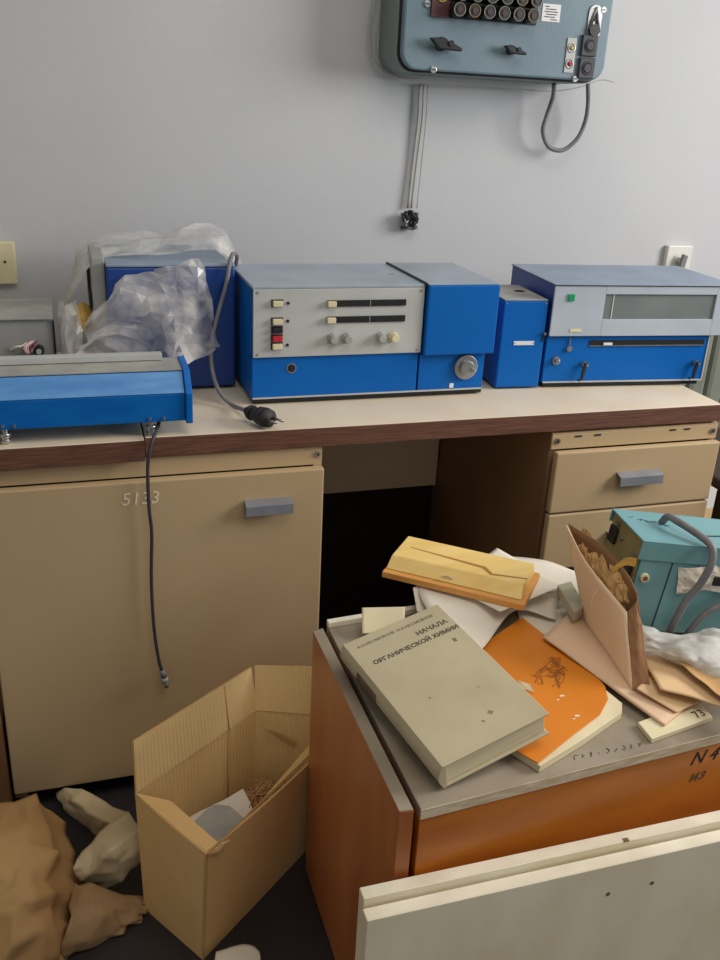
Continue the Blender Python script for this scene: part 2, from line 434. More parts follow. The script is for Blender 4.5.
rc = obj('lamp_cover', MB().box(.345, Wd, -.012, D+.004, .0895, .227, .003), 'blue_enamel', m1, 'raised blue cover over the right end')
obj('cover_lid', MB().box(.346, Wd-.001, -.010, D+.003, .2272, .2285), 'grey_hammered', rc, 'grey top plate')
obj('lid', MB().box(-.001, .340, -.002, D+.002, .2215, .2275, .0015), 'grey_hammered', m1, 'grey hammered lid')
obj('lid_rib', MB().box(.3402, .3445, -.004, D+.002, .222, .231, .001), 'black_plastic', m1)
obj('lid_scratch', MB().box(.30, .314, .105, .107, .2276, .2279), 'ink', m1)
cp = obj('control_panel', MB().box(.001, .340, -.003, .002, .0945, .2213, .001), 'panel_grey', m1, 'pale grey control panel')
for x in (.009, .332):
    for z in (.1, .2155): obj('screw', MB().cyl((x, -.0032, z), (x, -.0042, z), .0022, n=10), 'steel', cp)
for z, mm, nm in ((.196, 'cream_plastic', 'push_button'), (.163, 'cream_plastic', 'push_button'), (.147, 'black_plastic', 'push_button'), (.1315, 'red_plastic', 'push_button'), (.1165, 'cream_plastic', 'push_button')):
    b = MB().box(.037, .0555, -.0135, -.0045, z-.005, z+.005, .0012)
    obj(nm, b, mm, cp, {'c': 'cream', 'b': 'black', 'r': 'red'}[mm[0]]+' push button')
    obj('button_bezel', MB().box(.035, .0575, -.0045, -.0031, z-.0068, z+.0068), 'black_plastic', cp)
for z in (.196, .163, .1175): obj('indicator_lamp', MB().cyl((.067, -.0031, z), (.067, -.0055, z), .0028, n=12), 'black_plastic', cp)
for z in (.194, .1635):
    s = obj('slide_track', MB().box(.143, .302, -.006, -.0031, z-.006, z+.006, .0008, m='black_plastic').box(.228, .229, -.0063, -.006, z-.006, z+.006, m='knob_grey'), None, cp, 'long black slider slot')
    obj('slide_button', MB().box(.142, .159, -.014, -.0061, z-.005, z+.005, .0012), 'cream_plastic', s)
for x, mm in ((.155, 'knob_grey'), (.184, 'knob_grey'), (.253, 'knob_grey'), (.279, 'cream_plastic')):
    mb = MB().cyl((x, -.0032, .128), (x, -.012, .128), .0105, .0098, 8, bev=.0008).cyl((x, -.012, .128), (x, -.021, .128), .0082, .0078, 8, bev=.0008)
    obj('knob', mb, mm, cp)
mb = MB().cyl((.077, .0028, .071), (.077, .0015, .071), .0095, n=24, m='steel').cyl((.077, .0016, .071), (.077, .0008, .071), .0078, n=24, m='black_plastic')
obj('port', mb, None, m1)
mb = MB().cyl((.443, .0038, .061), (.443, -.005, .061), .0265, .025, 36, bev=.001).cyl((.443, -.005, .061), (.443, -.012, .061), .016, .0145, 30, bev=.001)
dl = obj('dial', mb, 'steel', m1, 'silver rotary dial')
obj('crank', MB().cyl((.452, -.012, .058), (.452, -.026, .058), .0045, .0035, 12, bev=.0006), 'steel', dl)
obj('dial_index', MB().box(.412, .421, .0025, .0038, .0175, .0265), 'label_white', m1)

# ------------------------------------------------------------------ narrow box
m2 = thing('instrument_box', 'narrow upright blue box between the two wide instruments', 'instrument', (.8545, 1.677, ZD), R(-4), local=True)
obj('case', MB().box(0, .099, 0, .165, .004, .190, .003), 'blue_enamel', m2)
tp = obj('top_plate', MB().box(.001, .098, .001, .164, .1902, .1925, .001), 'dusty_grey', m2, 'dusty grey top plate')
obj('hole', MB().cyl((.070, .09, .1926), (.070, .09, .1929), .012, n=20), 'ink', tp)
np_ = obj('name_plate', MB().box(.030, .076, -.0015, -.0002, .097, .1055), 'label_white', m2, 'small blank white plate')
for x in (.032, .074): obj('rivet', MB().cyl((x, -.0016, .101), (x, -.0024, .101), .0013, n=8), 'steel', np_)
for x in (.006, .093): obj('screw', MB().cyl((x, -.0002, .185), (x, -.0012, .185), .002, n=8), 'steel', m2)
for x in (.012, .087):
    for y in (.02, .145): obj('foot', MB().cyl((x, y, 0), (x, y, .004), .006, n=12), 'steel', m2)
mb = MB().cyl((.096, -.001, .122), (.096, -.008, .122), .003, n=10, m='steel').box(.094, .098, -.0035, -.001, .104, .121, .001, m='black_plastic')
obj('latch', mb, None, m2)

# ------------------------------------------------------------------ right instrument with window
m3 = thing('recorder', 'blue and grey instrument with a long dark window at the right end', 'instrument', (.961, 1.672, ZD), R(-5), local=True)
Wd = .392; D = .215
obj('plinth', MB().box(.006, Wd-.012, .006, D, .002, .0115), 'black_plastic', m3)
for x in (.03, Wd-.09):
    for y in (.03, D-.03): obj('foot', MB().cyl((x, y, 0), (x, y, .002), .01, n=14), 'black_rubber', m3)
lw_ = obj('lower_case', MB().box(0, Wd-.006, 0, D, .012, .1145, .0015), 'blue_enamel', m3)
obj('edge_strip', MB().box(.002, Wd-.006, -.002, -.0002, .012, .0152, m='panel_grey').box(Wd-.0085, Wd-.006, -.002, -.0002, .0155, .113, m='panel_grey'), None, m3)
sl = obj('slot', MB().box(.098, .374, -.0012, -.0002, .094, .1055), 'black_plastic', lw_, 'long dark chart slot')
obj('slot_lip', MB().box(.098, .372, -.003, -.0012, .0925, .0945, m='steel').box(.130, .151, -.005, -.0013, .095, .1005, .0008, m='white_plastic'), None, sl)
mb = MB().cyl((.026, -.0002, .062), (.026, -.005, .062), .0095, .009, 20).cyl((.026, -.005, .062), (.026, -.014, .062), .006, .005, 16, bev=.001)
obj('knob', mb, 'steel', lw_)
mb = MB().cyl((.052, -.0002, .1), (.052, -.004, .1), .0016, n=8).cyl((.052, -.003, .112), (.052, -.003, .092), .001, n=6).cyl((.052, -.0005, .088), (.052, -.006, .088), .006, n=12)
obj('key', mb, 'cable_grey', lw_)
for x in (.091, .360):
    mb = MB().cyl((x, -.0003, .054), (x, -.012, .054), .006, n=14, m='steel').poly([(x-.004, -.008, .059), (x+.006, -.008, .059), (x-.002, -.010, .020), (x-.007, -.010, .020)], (0, -.005, 0), .001, m='black_plastic')
    mb.cyl((x+.003, -.0135, .054), (x+.003, -.016, .054), .003, n=10, m='steel').box(x-.0055, x-.003, -.002, -.0003, .003, .020, m='black_plastic')
    obj('lever_latch', mb, None, lw_)
mb = MB()
a, b_, c, d = .116, .378, .152, .2055
mb.box(0, a, -.009, -.004, .1165, .2225, .001); mb.box(b_, Wd+.03, -.009, -.004, .1165, .2225, .001)
mb.box(a, b_, -.009, -.004, .1165, c, .0008); mb.box(a, b_, -.009, -.004, d, .2225, .0008)
fp = obj('front_panel', mb, 'panel_grey_blue', m3, 'pale grey upper front panel')
obj('window', MB().box(a, b_, -.0048, -.0042, c, d), 'glass_dark', fp, 'dull grey glass window')
obj('pointer', MB().box(.136, .1375, -.0062, -.005, c+.001, d-.001), 'label_white', fp)
obj('green_lamp', MB().box(.030, .045, -.0125, -.0091, .1915, .206, .001), 'green_plastic', fp, 'square green lamp')
obj('name_plate', MB().box(.045, .071, -.0104, -.0091, .126, .1325), 'cream_plastic', fp)
obj('upper_case', MB().box(0, Wd+.03, -.0039, D+.02, .1165, .2235, .001), 'deep_blue_enamel', m3)
obj('lid', MB().box(-.002, Wd+.032, -.011, D+.022, .2242, .2262, .0006, m='grey_blue_hammered').box(-.002, Wd+.032, -.0112, D+.022, .2236, .2241, m='ink'), None, m3, 'blue-grey lid with dark edge')

# ------------------------------------------------------------------ wrapped machine at the back left
m4 = thing('wrapped_instrument', 'dark blue instrument half hidden under the crumpled clear sheet', 'instrument', (.07, 1.768, ZD), local=True)
obj('case', MB().box(.0, .243, 0, .24, .006, .245, .004), 'deep_blue_enamel', m4)
obj('lid', MB().box(.0, .243, .0, .24, .2455, .252, .002), 'grey_blue_hammered', m4)
mb = MB().box(-.026, -.0005, .02, .20, .10, .262, .003, m='grey_steel').box(-.032, -.0262, .045, .15, .16, .185, m='black_plastic').box(-.032, -.0262, .10, .15, .19, .235, m='black_plastic')
obj('end_plate', mb, None, m4, 'grey end plate with black slots')
for x in (.03, .21):
    for y in (.03, .2): obj('foot', MB().cyl((x, y, 0), (x, y, .006), .01, n=12), 'black_rubber', m4)

# crumpled clear plastic over it
mb = MB()
P = lambda a, b, y: W(a, b, y=y)
rows = [[P(64, 300, 1.99), P(95, 236, 1.99), P(128, 231, 1.98), P(165, 233, 1.97), P(196, 223, 1.96), P(224, 231, 1.96), P(240, 262, 1.93)],
        [P(62, 306, 1.93), P(78, 250, 1.93), P(118, 242, 1.92), P(160, 240, 1.90), P(194, 232, 1.90), P(222, 238, 1.89), P(236, 262, 1.87)],
        [P(60, 315, 1.84), P(86, 272, 1.84), P(116, 256, 1.83), P(158, 256, 1.80), P(192, 250, 1.80), P(214, 250, 1.80), P(230, 268, 1.80)]]
mb.sheet(rows, 2, .010, 14, 0, seed=3, tri=.006)
rows = [[P(90, 318, 1.80), P(112, 282, 1.77), P(150, 270, 1.765), P(175, 265, 1.76), P(196, 258, 1.76), P(204, 268, 1.755)],
        [P(80, 330, 1.75), P(110, 300, 1.735), P(148, 289, 1.73), P(176, 285, 1.73), P(198, 285, 1.735), P(212, 300, 1.75)],
        [P(84, 342, 1.72), P(118, 318, 1.70), P(152, 312, 1.685), P(176, 308, 1.68), P(200, 312, 1.70), P(216, 326, 1.74)],
        [P(74, 352, 1.70), P(106, 336, 1.69), P(148, 328, 1.67), P(174, 334, 1.66), P(196, 335, 1.68), P(220, 345, 1.735)],
        [P(72, 362, 1.69), P(102, 362, 1.69), P(148, 360, 1.675), P(172, 361, 1.655), P(190, 364, 1.665), P(214, 350, 1.725)]]
mb.sheet(rows, 3, .014, 16, 0, seed=9, tri=.005)
rows = [[P(58, 300, 1.80), P(66, 306, 1.78), P(76, 300, 1.79), P(82, 322, 1.79)],
        [P(60, 330, 1.78), P(66, 334, 1.75), P(74, 330, 1.765), P(82, 340, 1.76)],
        [P(60, 366, 1.77), P(66, 368, 1.74), P(74, 366, 1.75), P(80, 366, 1.73)]]
mb.sheet(rows, 2, .006, 30, 0, seed=5, tri=.003)
single('plastic_sheet', mb, 'clear_film', 'crumpled clear plastic sheet thrown over the rear blue instrument', 'plastic sheet', (.1, 1.77, ZD))

mb = MB().sheet([[W(76, 306, y=1.85), W(84, 303, y=1.86), W(93, 308, y=1.86)], [W(74, 316, y=1.83), W(84, 318, y=1.82), W(92, 316, y=1.83)], [W(80, 330, y=1.83), W(85, 332, y=1.82), W(92, 330, y=1.84)]], 4, .006, 40, .001)
p = W(82, 365, z=ZD); bb = MB()
single('paper_scrap', mb, 'yellow_scrap', 'small crumpled yellow paper scrap caught in the clear plastic', 'paper', W(84, 330, y=1.83))

# small grey metal box, far left on the desk
gb = thing('metal_box', 'small open grey metal box with loose wires behind the blue bar', 'box', (-.12, 1.75, ZD))
mb = MB(); gx1 = -.033
mb.box(-.30, gx1, 1.752, 1.92, ZD, ZD+.154, .001)
obj('case', mb, 'grey_steel', gb)
obj('lid', MB().box(-.302, gx1+.002, 1.745, 1.923, ZD+.1545, ZD+.158, .001), 'dusty_grey', gb, 'dusty grey lid')
obj('edge_flange', MB().box(gx1+.0005, gx1+.004, 1.747, 1.755, ZD+.04, ZD+.152), 'black_plastic', gb)
c = W(39, 350, y=1.745)
mb = MB().cyl((c.x, 1.7518, c.z), (c.x, 1.735, c.z), .0095, n=18, m='black_plastic', bev=.001).cyl((c.x, 1.735, c.z), (c.x, 1.731, c.z), .005, n=12, m='knob_grey')
obj('connector', mb, None, gb)
mb = MB()
for i, mm in enumerate(('pink_wire', 'white_wire', 'pink_wire', 'maroon_bakelite')):
    mb.tube([W(31+i*2, 341, y=1.751), W(24+i*2, 347, y=1.737), W(27+i*1.5, 353, y=1.735), W(33, 349+i, y=1.745), W(36, 344+i, y=1.751)], .0014, 6, mm, 5)
mb.tube([W(10, 350, y=1.7515), W(16, 347, y=1.742), W(22, 346, y=1.742), W(27, 343, y=1.751)], .0025, 6, 'white_wire', 5)
obj('wire', mb, None, gb)

# ------------------------------------------------------------------ long blue bar on the left worktop
bar = thing('lamp_bar', 'long low blue instrument bar lying along the left front of the worktop', 'instrument', (-.05, 1.55, ZD))
prof = [(1.503, .778), (1.500, .827), (1.531, .8585), (1.60, .861), (1.628, .842), (1.628, .778)]
xl, xr = -.42, .178
mb = MB()
mb.poly([(xl, y, z) for y, z in prof], (xr-xl, 0, 0), .0015)
obj('housing', mb, 'bright_blue_enamel', bar)
a, b_ = Vector((0, 1.5005, .8285)), Vector((0, 1.5305, .858)); nn = Vector((0, -.7, .71))
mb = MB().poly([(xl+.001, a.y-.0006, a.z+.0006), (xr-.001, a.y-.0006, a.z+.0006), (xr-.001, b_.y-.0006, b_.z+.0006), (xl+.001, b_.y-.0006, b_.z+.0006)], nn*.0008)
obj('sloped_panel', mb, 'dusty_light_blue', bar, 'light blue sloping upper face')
obj('top_plate', MB().poly([(xl, 1.532, .8597), (xr, 1.532, .8597), (xr, 1.602, .8622), (xl, 1.602, .8622)], (0, 0, .0022), .0005), 'dusty_grey', bar, 'dusty grey top face')
obj('hinge_strip', MB().box(xl, .150, 1.584, 1.604, .8648, .876, .001), 'panel_grey', bar, 'raised pale strip along the back')
ep = [(1.497, .774), (1.494, .829), (1.528, .864), (1.602, .867), (1.633, .845), (1.633, .774)]
ec = obj('end_cap', MB().poly([(xr+.0005, y, z) for y, z in ep], (.012, 0, 0), .002), 'bright_blue_enamel', bar, 'faceted blue end cap')
obj('vent', MB().cyl((xr+.0126, 1.545, .84), (xr+.0135, 1.545, .84), .007, n=14, m='black_plastic').tube([(xr+.0135, 1.545+.007*math.cos(t), .84+.009*math.sin(t)) for t in [i*.52 for i in range(12)]], .0012, 5, 'steel', closed=True), None, ec)
for x in (-.118, -.1, .118, .142): obj('screw', MB().cyl((x, 1.5025, .785), (x, 1.4995, .785), .0028, n=10), 'steel', bar)
for x, y in ((-.117, 1.515), (.12, 1.515), (-.117, 1.61), (.12, 1.61)):
    mb = MB().cyl((x, y, .777), (x, y, .769), .005, n=12).cyl((x, y, .769), (x, y, .763), .009, n=16, bev=.001).cyl((x, y, .763), (x, y, .757), .006, n=12).cyl((x, y, .757), (x, y, .7502), .009, .007, 16, bev=.001)
    obj('levelling_foot', mb, 'steel', bar, 'turned silver levelling foot')
pts = [(.137, 1.535, .777), (.132, 1.515, .766), (.122, 1.488, .757), (.113, 1.477, .735), (.108, 1.475, .70), (.1075, 1.474, .63), (.110, 1.474, .58), (.106, 1.475, .5), (.1055, 1.475, .42), (.108, 1.475, .36), (.113, 1.475, .31), (.117, 1.475, .292)]
cb = obj('signal_cable', MB().tube(pts, .0033, 8, None, 6), 'cable_dark', bar, 'dark cable hanging over the desk edge')
mb = MB().tube([(.117, 1.475, .2915), (.121, 1.475, .275)], [.0055, .0065], 14, 'cable_grey').tube([(.121, 1.475, .275), (.1225, 1.475, .263)], .0068, 14, 'knob_grey').tube([(.1225, 1.475, .263), (.125, 1.475, .252)], .0045, 12, 'steel')
obj('plug', mb, None, cb, 'grey cylindrical plug')

# power lead with plug beside the spectrometer
pl = thing('power_cable', 'grey power cable with black plug hooked over beside the button panel', 'cable', W(245, 405, z=ZD))
pts = [W(238, 262, y=1.80)+Vector((.004, .10, -.06)), W(237, 258, y=1.84), W(233, 254, y=1.80), W(230, 262, y=1.765), W(226, 285, y=1.752), W(219, 310, y=1.744), W(213, 335, y=1.735), W(211, 355, y=1.72), W(214, 378, y=1.69), W(221, 394, y=1.665), (W(232, 405, z=ZD+.008)), W(243, 409.5, z=ZD+.014), W(250, 411.5, z=ZD+.018)]
obj('lead', MB().tube(pts, .0042, 10, None, 7), 'cable_grey', pl)
p0, p1 = W(247, 411, z=ZD+.018), W(276, 421, z=ZD+.021); d = (p1-p0)
mb = MB()
mb.tube([p0, p0+d*.12], [.0085, .0095], 16).tube([p0+d*.12, p0+d*.2], [.0135, .0145], 18).tube([p0+d*.2, p0+d*.45], [.012, .013], 18).tube([p0+d*.45, p0+d*.62], [.0165, .018], 20).tube([p0+d*.62, p0+d*.78], [.018, .0165], 20)
pg = obj('plug', mb, 'black_rubber', pl, 'ribbed black mains plug')
sd = d.cross(Vector((0, 0, 1))).normalized()
for s in (-1, 1): obj('prong', MB().tube([p0+d*.78+sd*s*.008, p0+d*1.12+sd*s*.008], .0024, 8), 'steel', pg)

# ------------------------------------------------------------------ wall cabinet
YF = 1.975
wb = thing('switch_box', 'grey-blue electrical switch box with rounded corners on the wall', 'electrical box', (.95, YW-.001, 1.37))
lx0, lx1, lz0, lz1, rad = .706, 1.192, 1.372, 1.66, .035
def rrect(x0, x1, z0, z1, r, y, n=6):
    out = []
    for cx, cz, a0 in ((x1-r, z0+r, -90), (x1-r, z1-r, 0), (x0+r, z1-r, 90), (x0+r, z0+r, 180)):
        for k in range(n+1):
            a = R(a0+90*k/n); out.append((cx+r*math.cos(a), y, cz+r*math.sin(a)))
    return out
obj('case', MB().poly(rrect(lx0-.006, lx1+.004, lz0-.006, lz1, .04, 2.0), (0, .119, 0), .002), 'box_side', wb, 'grey box body')
obj('gasket', MB().poly(rrect(lx0-.004, lx1+.003, lz0-.004, lz1, .04, 1.9965), (0, .003, 0)), 'black_rubber', wb)
ld = obj('cover', MB().poly(rrect(lx0, lx1, lz0, lz1, rad, YF), (0, .021, 0), .004), 'box_enamel', wb, 'grey-blue enamel cover')
def on_box(a, b): p = W(a, b, y=YF); return p.x, p.z
for a, b in ((603, 10), (433, 72), (574, 82.5), (427, 4)):
    x, z = on_box(a, b); z = max(z, lz0+.002)
    obj('cover_screw', MB().cyl((x, YF-.0002, z), (x, YF-.004, z), .007, n=16, m='steel', bev=.001).box(x-.005, x+.005, YF-.0045, YF-.004, z-.001, z+.001, m='ink'), None, ld)
x0, z0 = on_box(430, 15); x1, _ = on_box(536, 20)
tb = obj('terminal_plate', MB().box(x0, x1, YF-.005, YF-.0002, z0-.003, z0+.085, .001, m='black_plastic').box(x0, x0+.04, YF-.0065, YF-.0051, z0-.003, z0+.085, .0005, m='maroon_bakelite'), None, wb, 'dark terminal plate with red-brown end')
for r_ in range(3):
    for k in range(6):
        x = x0+.052+k*.034+.004*r_; z = z0+.012+r_*.029
        mb = MB().cyl((x, YF-.005, z), (x, YF-.034, z), .0135, .0125, 20, 'black_plastic').ring((x, YF-.034, z), (0, 1, 0), .0125, .0010, 20, 'brass' if (k+r_) % 4 == 1 else 'socket_ring').cyl((x, YF-.0342, z), (x, YF-.036, z), .006, n=12, m='maroon_dark')
        obj('terminal_socket', mb, None, tb)
mb = MB().ring((x0+.022, YF-.008, z0+.036), (0, 1, 0), .010, .002, 18, 'yellow_wire').cyl((x0+.022, YF-.005, z0+.036), (x0+.022, YF-.014, z0+.036), .005, n=12, m='cream_plastic')
obj('terminal_post', mb, None, tb)
for a, b, s in ((441, 44, 1.0), (510, 50, .72)):
    x, z = on_box(a, b)
    mb = MB().cyl((x, YF-.0003, z), (x, YF-.014, z), .014*s, .012*s, 20)
    mb.poly([(x-.034*s, YF-.014, z+.009*s), (x-.012*s, YF-.014, z+.011*s), (x+.012*s, YF-.014, z+.004*s), (x+.040*s, YF-.014, z-.007*s), (x+.039*s, YF-.014, z-.013*s), (x+.010*s, YF-.014, z-.012*s), (x-.014*s, YF-.014, z-.010*s)], (0, -.013, 0), .002)
    mb.cyl((x+.012*s, YF-.027, z+.001), (x+.012*s, YF-.030, z+.001), .006*s, n=14)
    obj('rotary_switch', mb, 'black_plastic', wb, 'black pointer switch')
x, z = on_box(551, 13)
lb = obj('rating_label', MB().box(x-.022, x+.022, YF-.0012, YF-.0002, z-.017, z+.017), 'label_white', wb, 'small white data label')
mb = MB()
for i, (q0, q1) in enumerate(((.1, .35), (.15, .8), (.1, .9), (.2, .85), (.1, .75), (.5, .9))):
    zz = z+.012-i*.005; mb.box(x-.02+q0*.04, x-.02+q1*.04, YF-.0015, YF-.0012, zz-.0009, zz+.0009)
obj('label_print', mb, 'ink', lb)
x, z = on_box(594, 22)
mb = MB().poly(rrect(x-.017, x+.017, z-.036, z+.034, .0165, YF-.003), (0, .0028, 0), .0008, m='steel').tube([(x-.011, YF-.005, z-.016), (x, YF-.005, z+.026), (x+.011, YF-.005, z-.016)], .004, 8, 'steel').cyl((x, YF-.003, z-.017), (x, YF-.010, z-.017), .0125, n=20, m='black_plastic').cyl((x, YF-.003, z+.006), (x, YF-.006, z+.006), .004, n=10, m='ink')
obj('key_switch', mb, None, wb, 'silver oval key switch')
xa, za = on_box(589, 46); xb, zb = on_box(585, 64)
xm, dz = (xa+xb)/2, abs(za-zb)/2
for k, zc in enumerate((za, za-.0455)):
    mb = MB().box(xm-.0195, xm+.0195, YF-.008, YF-.0002, zc-.0215, zc+.0215, .002).ring((xm, YF-.008, zc), (0, 1, 0), .012, .002, 20).cyl((xm, YF-.008, zc), (xm, YF-.0115, zc), .0095, n=20, bev=.001)
    obj('push_switch', mb, 'cable_dark', wb, 'square dark push switch')
x, z = on_box(570, 55)
pt = obj('indicator_plate', MB().box(x-.0115, x+.0115, YF-.0025, YF-.0002, z-.036, z+.034, .0006), 'panel_grey', wb)
for dz, mm in ((.014, 'yellow_wire'), (-.018, 'red_plastic')):
    obj('indicator_lamp', MB().ring((x, YF-.003, z+dz), (0, 1, 0), .0085, .0016, 18, 'steel').cyl((x, YF-.0026, z+dz), (x, YF-.0085, z+dz), .005, .003, 12, mm), None, pt)
# thick grey loop below the box
mb = MB().tube([W(554, 84, y=2.05), W(553, 97, y=2.06), W(546, 118, y=2.07), W(543, 132, y=2.075), W(549, 147, y=2.08), W(563, 150, y=2.08), W(577, 139, y=2.075), W(585, 122, y=2.07), W(588, 104, y=2.06), W(588, 84, y=2.05)], .0052, 10, None, 7)
obj('cable_loop', mb, 'cable_grey', wb, 'thick grey cable loop under the box')
mb = MB()
mb.tube([W(377, -12, y=2.10), W(372, 20, y=2.10), W(371, 45, y=2.10), W(376, 62, y=2.10), W(388, 72, y=2.10), W(402, 77, y=2.09), W(418, 79, y=2.085)], .002, 6, None, 6)
mb.tube([W(380, -12, y=2.095), W(379, 20, y=2.095), W(376, 45, y=2.095), W(380, 66, y=2.095), W(392, 76, y=2.09), W(420, 80, y=2.085)], .0015, 6, None, 6)
mb.tube([W(420, 84, y=2.085), W(460, 86, y=2.09), W(505, 88, y=2.09), W(550, 91, y=2.09), W(580, 87, y=2.085), W(600, 80, y=2.08), W(614, 82, y=2.08)], .0011, 5, None, 6)
obj('loose_wire', mb, 'thin_wire', wb)
# pair of thin wires to the tangle
hw = thing('wire_bundle', 'thin wires hanging down the wall ending in a dark tangle', 'wire', W(410, 225, y=YW-.012))
mb = MB()
for a, b, r_ in ((420, 408, .0032), (424, 411.5, .0022), (428, 417, .0012)):
    mb.tube([W(a, 84, y=YW-.012), W(a-2, 120, y=YW-.012), W(a-(a-b)*.6, 165, y=YW-.01), W(b, 208, y=YW-.012)], r_, 6, None, 6)
obj('wire', mb, 'thin_wire', hw)
mb = MB(); rr = random.Random(4); c = W(410.5, 221, y=YW-.02)
for k in range(16):
    p = [c+Vector((rr.uniform(-.021, .021), rr.uniform(-.012, .012), rr.uniform(-.019, .024))) for _ in range(5)]
    mb.tube(p, .002, 5, 'cable_dark' if k % 3 else 'thin_wire', 4)
for k in range(9):
    p = c+Vector((rr.uniform(-.017, .017), rr.uniform(-.01, .006), rr.uniform(-.015, .015)))
    mb.cyl(p, p+Vector((rr.uniform(-.01, .01), -.008, .006)), .0045, n=8, m='black_plastic')
obj('tangle', mb, None, hw, 'dark knot of stripped wire ends')

# wall sockets
def socket(label, a, b, w, h, mm, plug):
    c = W(a, b, y=YW-.0005)
    s = thing('wall_socket', label, 'wall socket', c)
    obj('plate', MB().box(c.x-w/2, c.x+w/2, YW-.017, YW-.0003, c.z-h/2, c.z+h/2, .003), mm, s)
    mb = MB()
    if plug:
        mb.cyl((c.x+.002, YW-.0172, c.z-.002), (c.x+.002, YW-.03, c.z-.002), .011, .009, 16, 'knob_grey').poly([(c.x-.004, YW-.03, c.z+.02), (c.x+.010, YW-.03, c.z+.016), (c.x+.004, YW-.03, c.z-.022), (c.x-.012, YW-.03, c.z-.024)], (0, -.012, 0), .002, m='cable_grey')
        obj('toggle', mb, None, s, 'grey toggle on the socket')
    else:
        for dx in (-.009, .009): mb.cyl((c.x+dx, YW-.0172, c.z+.003), (c.x+dx, YW-.0176, c.z+.003), .003, n=10)
        obj('socket_hole', mb, 'ink', s)
socket('white wall socket with grey toggle above the right instrument', 675, 259.5, .078, .078, 'white_plastic', True)
socket('yellowed wall socket at the left edge of the photo', 1, 262, .062, .09, 'cream_plastic', False)

# ------------------------------------------------------------------ wooden cabinet in the foreground
ZB = .51
wc = thing('wooden_cabinet', 'orange-brown lacquered wooden cabinet covered with books and papers', 'cabinet', (.70, 1.0, 0))
sp = MB().poly([(.337, .792, .004), (.3555, .790, .004), (.3555, 1.213, .004), (.337, 1.207, .004)], (0, 0, ZB-.0045), .001)
sp_ = obj('side_panel', sp, 'wood_side_lacquer', wc, 'red-brown lacquered side panel')
obj('panel_edge', MB().poly([(.3375, .7925, ZB-.0003), (.355, .7905, ZB-.0003), (.355, 1.2125, ZB-.0003), (.3375, 1.2065, ZB-.0003)], (0, 0, .0008)), 'dusty_board', sp_, 'dusty pale top edge')
sk = .072
fy = lambda x: .789+(x-.363)*sk
by = lambda x: 1.222+(x-.363)*sk
xa, xb = .364, 1.10
obj('top_board', MB().poly([(xa, fy(xa), ZB-.016), (xb, fy(xb), ZB-.016), (xb, by(xb), ZB-.016), (xa, by(xa), ZB-.016)], (0, 0, .016), .0012), 'dusty_board', wc, 'dusty grey top board')
obj('board_edge', MB().poly([(xa, fy(xa)-.0012, ZB-.0155), (xb, fy(xb)-.0012, ZB-.0155), (xb, fy(xb)-.0002, ZB-.0155), (xa, fy(xa)-.0002, ZB-.0155)], (0, 0, .0148)), 'raw_board_edge', wc, 'raw front edge of the top board')
obj('front_panel', MB().poly([(xa, fy(xa)+.001, .02), (xb, fy(xb)+.001, .02), (xb, fy(xb)+.019, .02), (xa, fy(xa)+.019, .02)], (0, 0, ZB-.0365), .001), 'wood_front_lacquer', wc, 'orange lacquered front panel')
mb = MB().poly([(xa+.002, by(xa)-.018, .02), (xb, by(xb)-.018, .02), (xb, by(xb)-.002, .02), (xa+.002, by(xa)-.002, .02)], (0, 0, ZB-.0365))
mb.poly([(xb-.018, fy(xb)+.02, .02), (xb, fy(xb)+.02, .02), (xb, by(xb)-.019, .02), (xb-.018, by(xb)-.019, .02)], (0, 0, ZB-.0365))
mb.poly([(xa, fy(xa)+.02, .02), (xa+.016, fy(xa)+.02, .02), (xa+.016, by(xa)-.019, .02), (xa, by(xa)-.019, .02)], (0, 0, ZB-.0365))
for x in (xa+.01, xb-.02):
    for y in (.84, 1.2): mb.box(x-.008, x+.008, y-.02, y+.02, 0, .0195)
obj('carcass', mb, 'wood_lacquer', wc)
rb = MB().poly([(xa, by(xa)-.012, ZB+.0003), (.55, by(.55)-.012, ZB+.0003), (.55, by(.55), ZB+.0003), (xa, by(xa), ZB+.0003)], (0, 0, .010), .001)
obj('rear_strip', rb, 'white_lacquer_edge', wc, 'chipped white strip along the back edge')
fd = Vector((1, sk, 0))
def front_at(a, b):
    p = W(a, b, y=.82)
    for _ in range(4): p = W(a, b, y=fy(p.x)+.0005)
    return p
FM = lambda a, b: frame(front_at(a, b), fd, (0, 0, 1))
text('marker_writing', 'N 4', 'ink', wc, FM(704, 757), .031, .0002, shear=.35, label='N 4 written in dark marker')
text('marker_writing', 'из', 'ink_faded', wc, FM(697, 776), .026, .0002, shear=.3)
mb = MB(); j = random.Random(8)
for k in range(9):
    a, b = 576+k*8, 757-k*1.6
    mb.tube([W(a+j.uniform(-2, 2), b+j.uniform(-3, 3), z=ZB+.0004)+Vector((0, 0, 0)) for _ in range(4)], .0004, 4, None, 3)
obj('stamp', mb, 'ink_faded', wc, 'faint illegible stamp line')

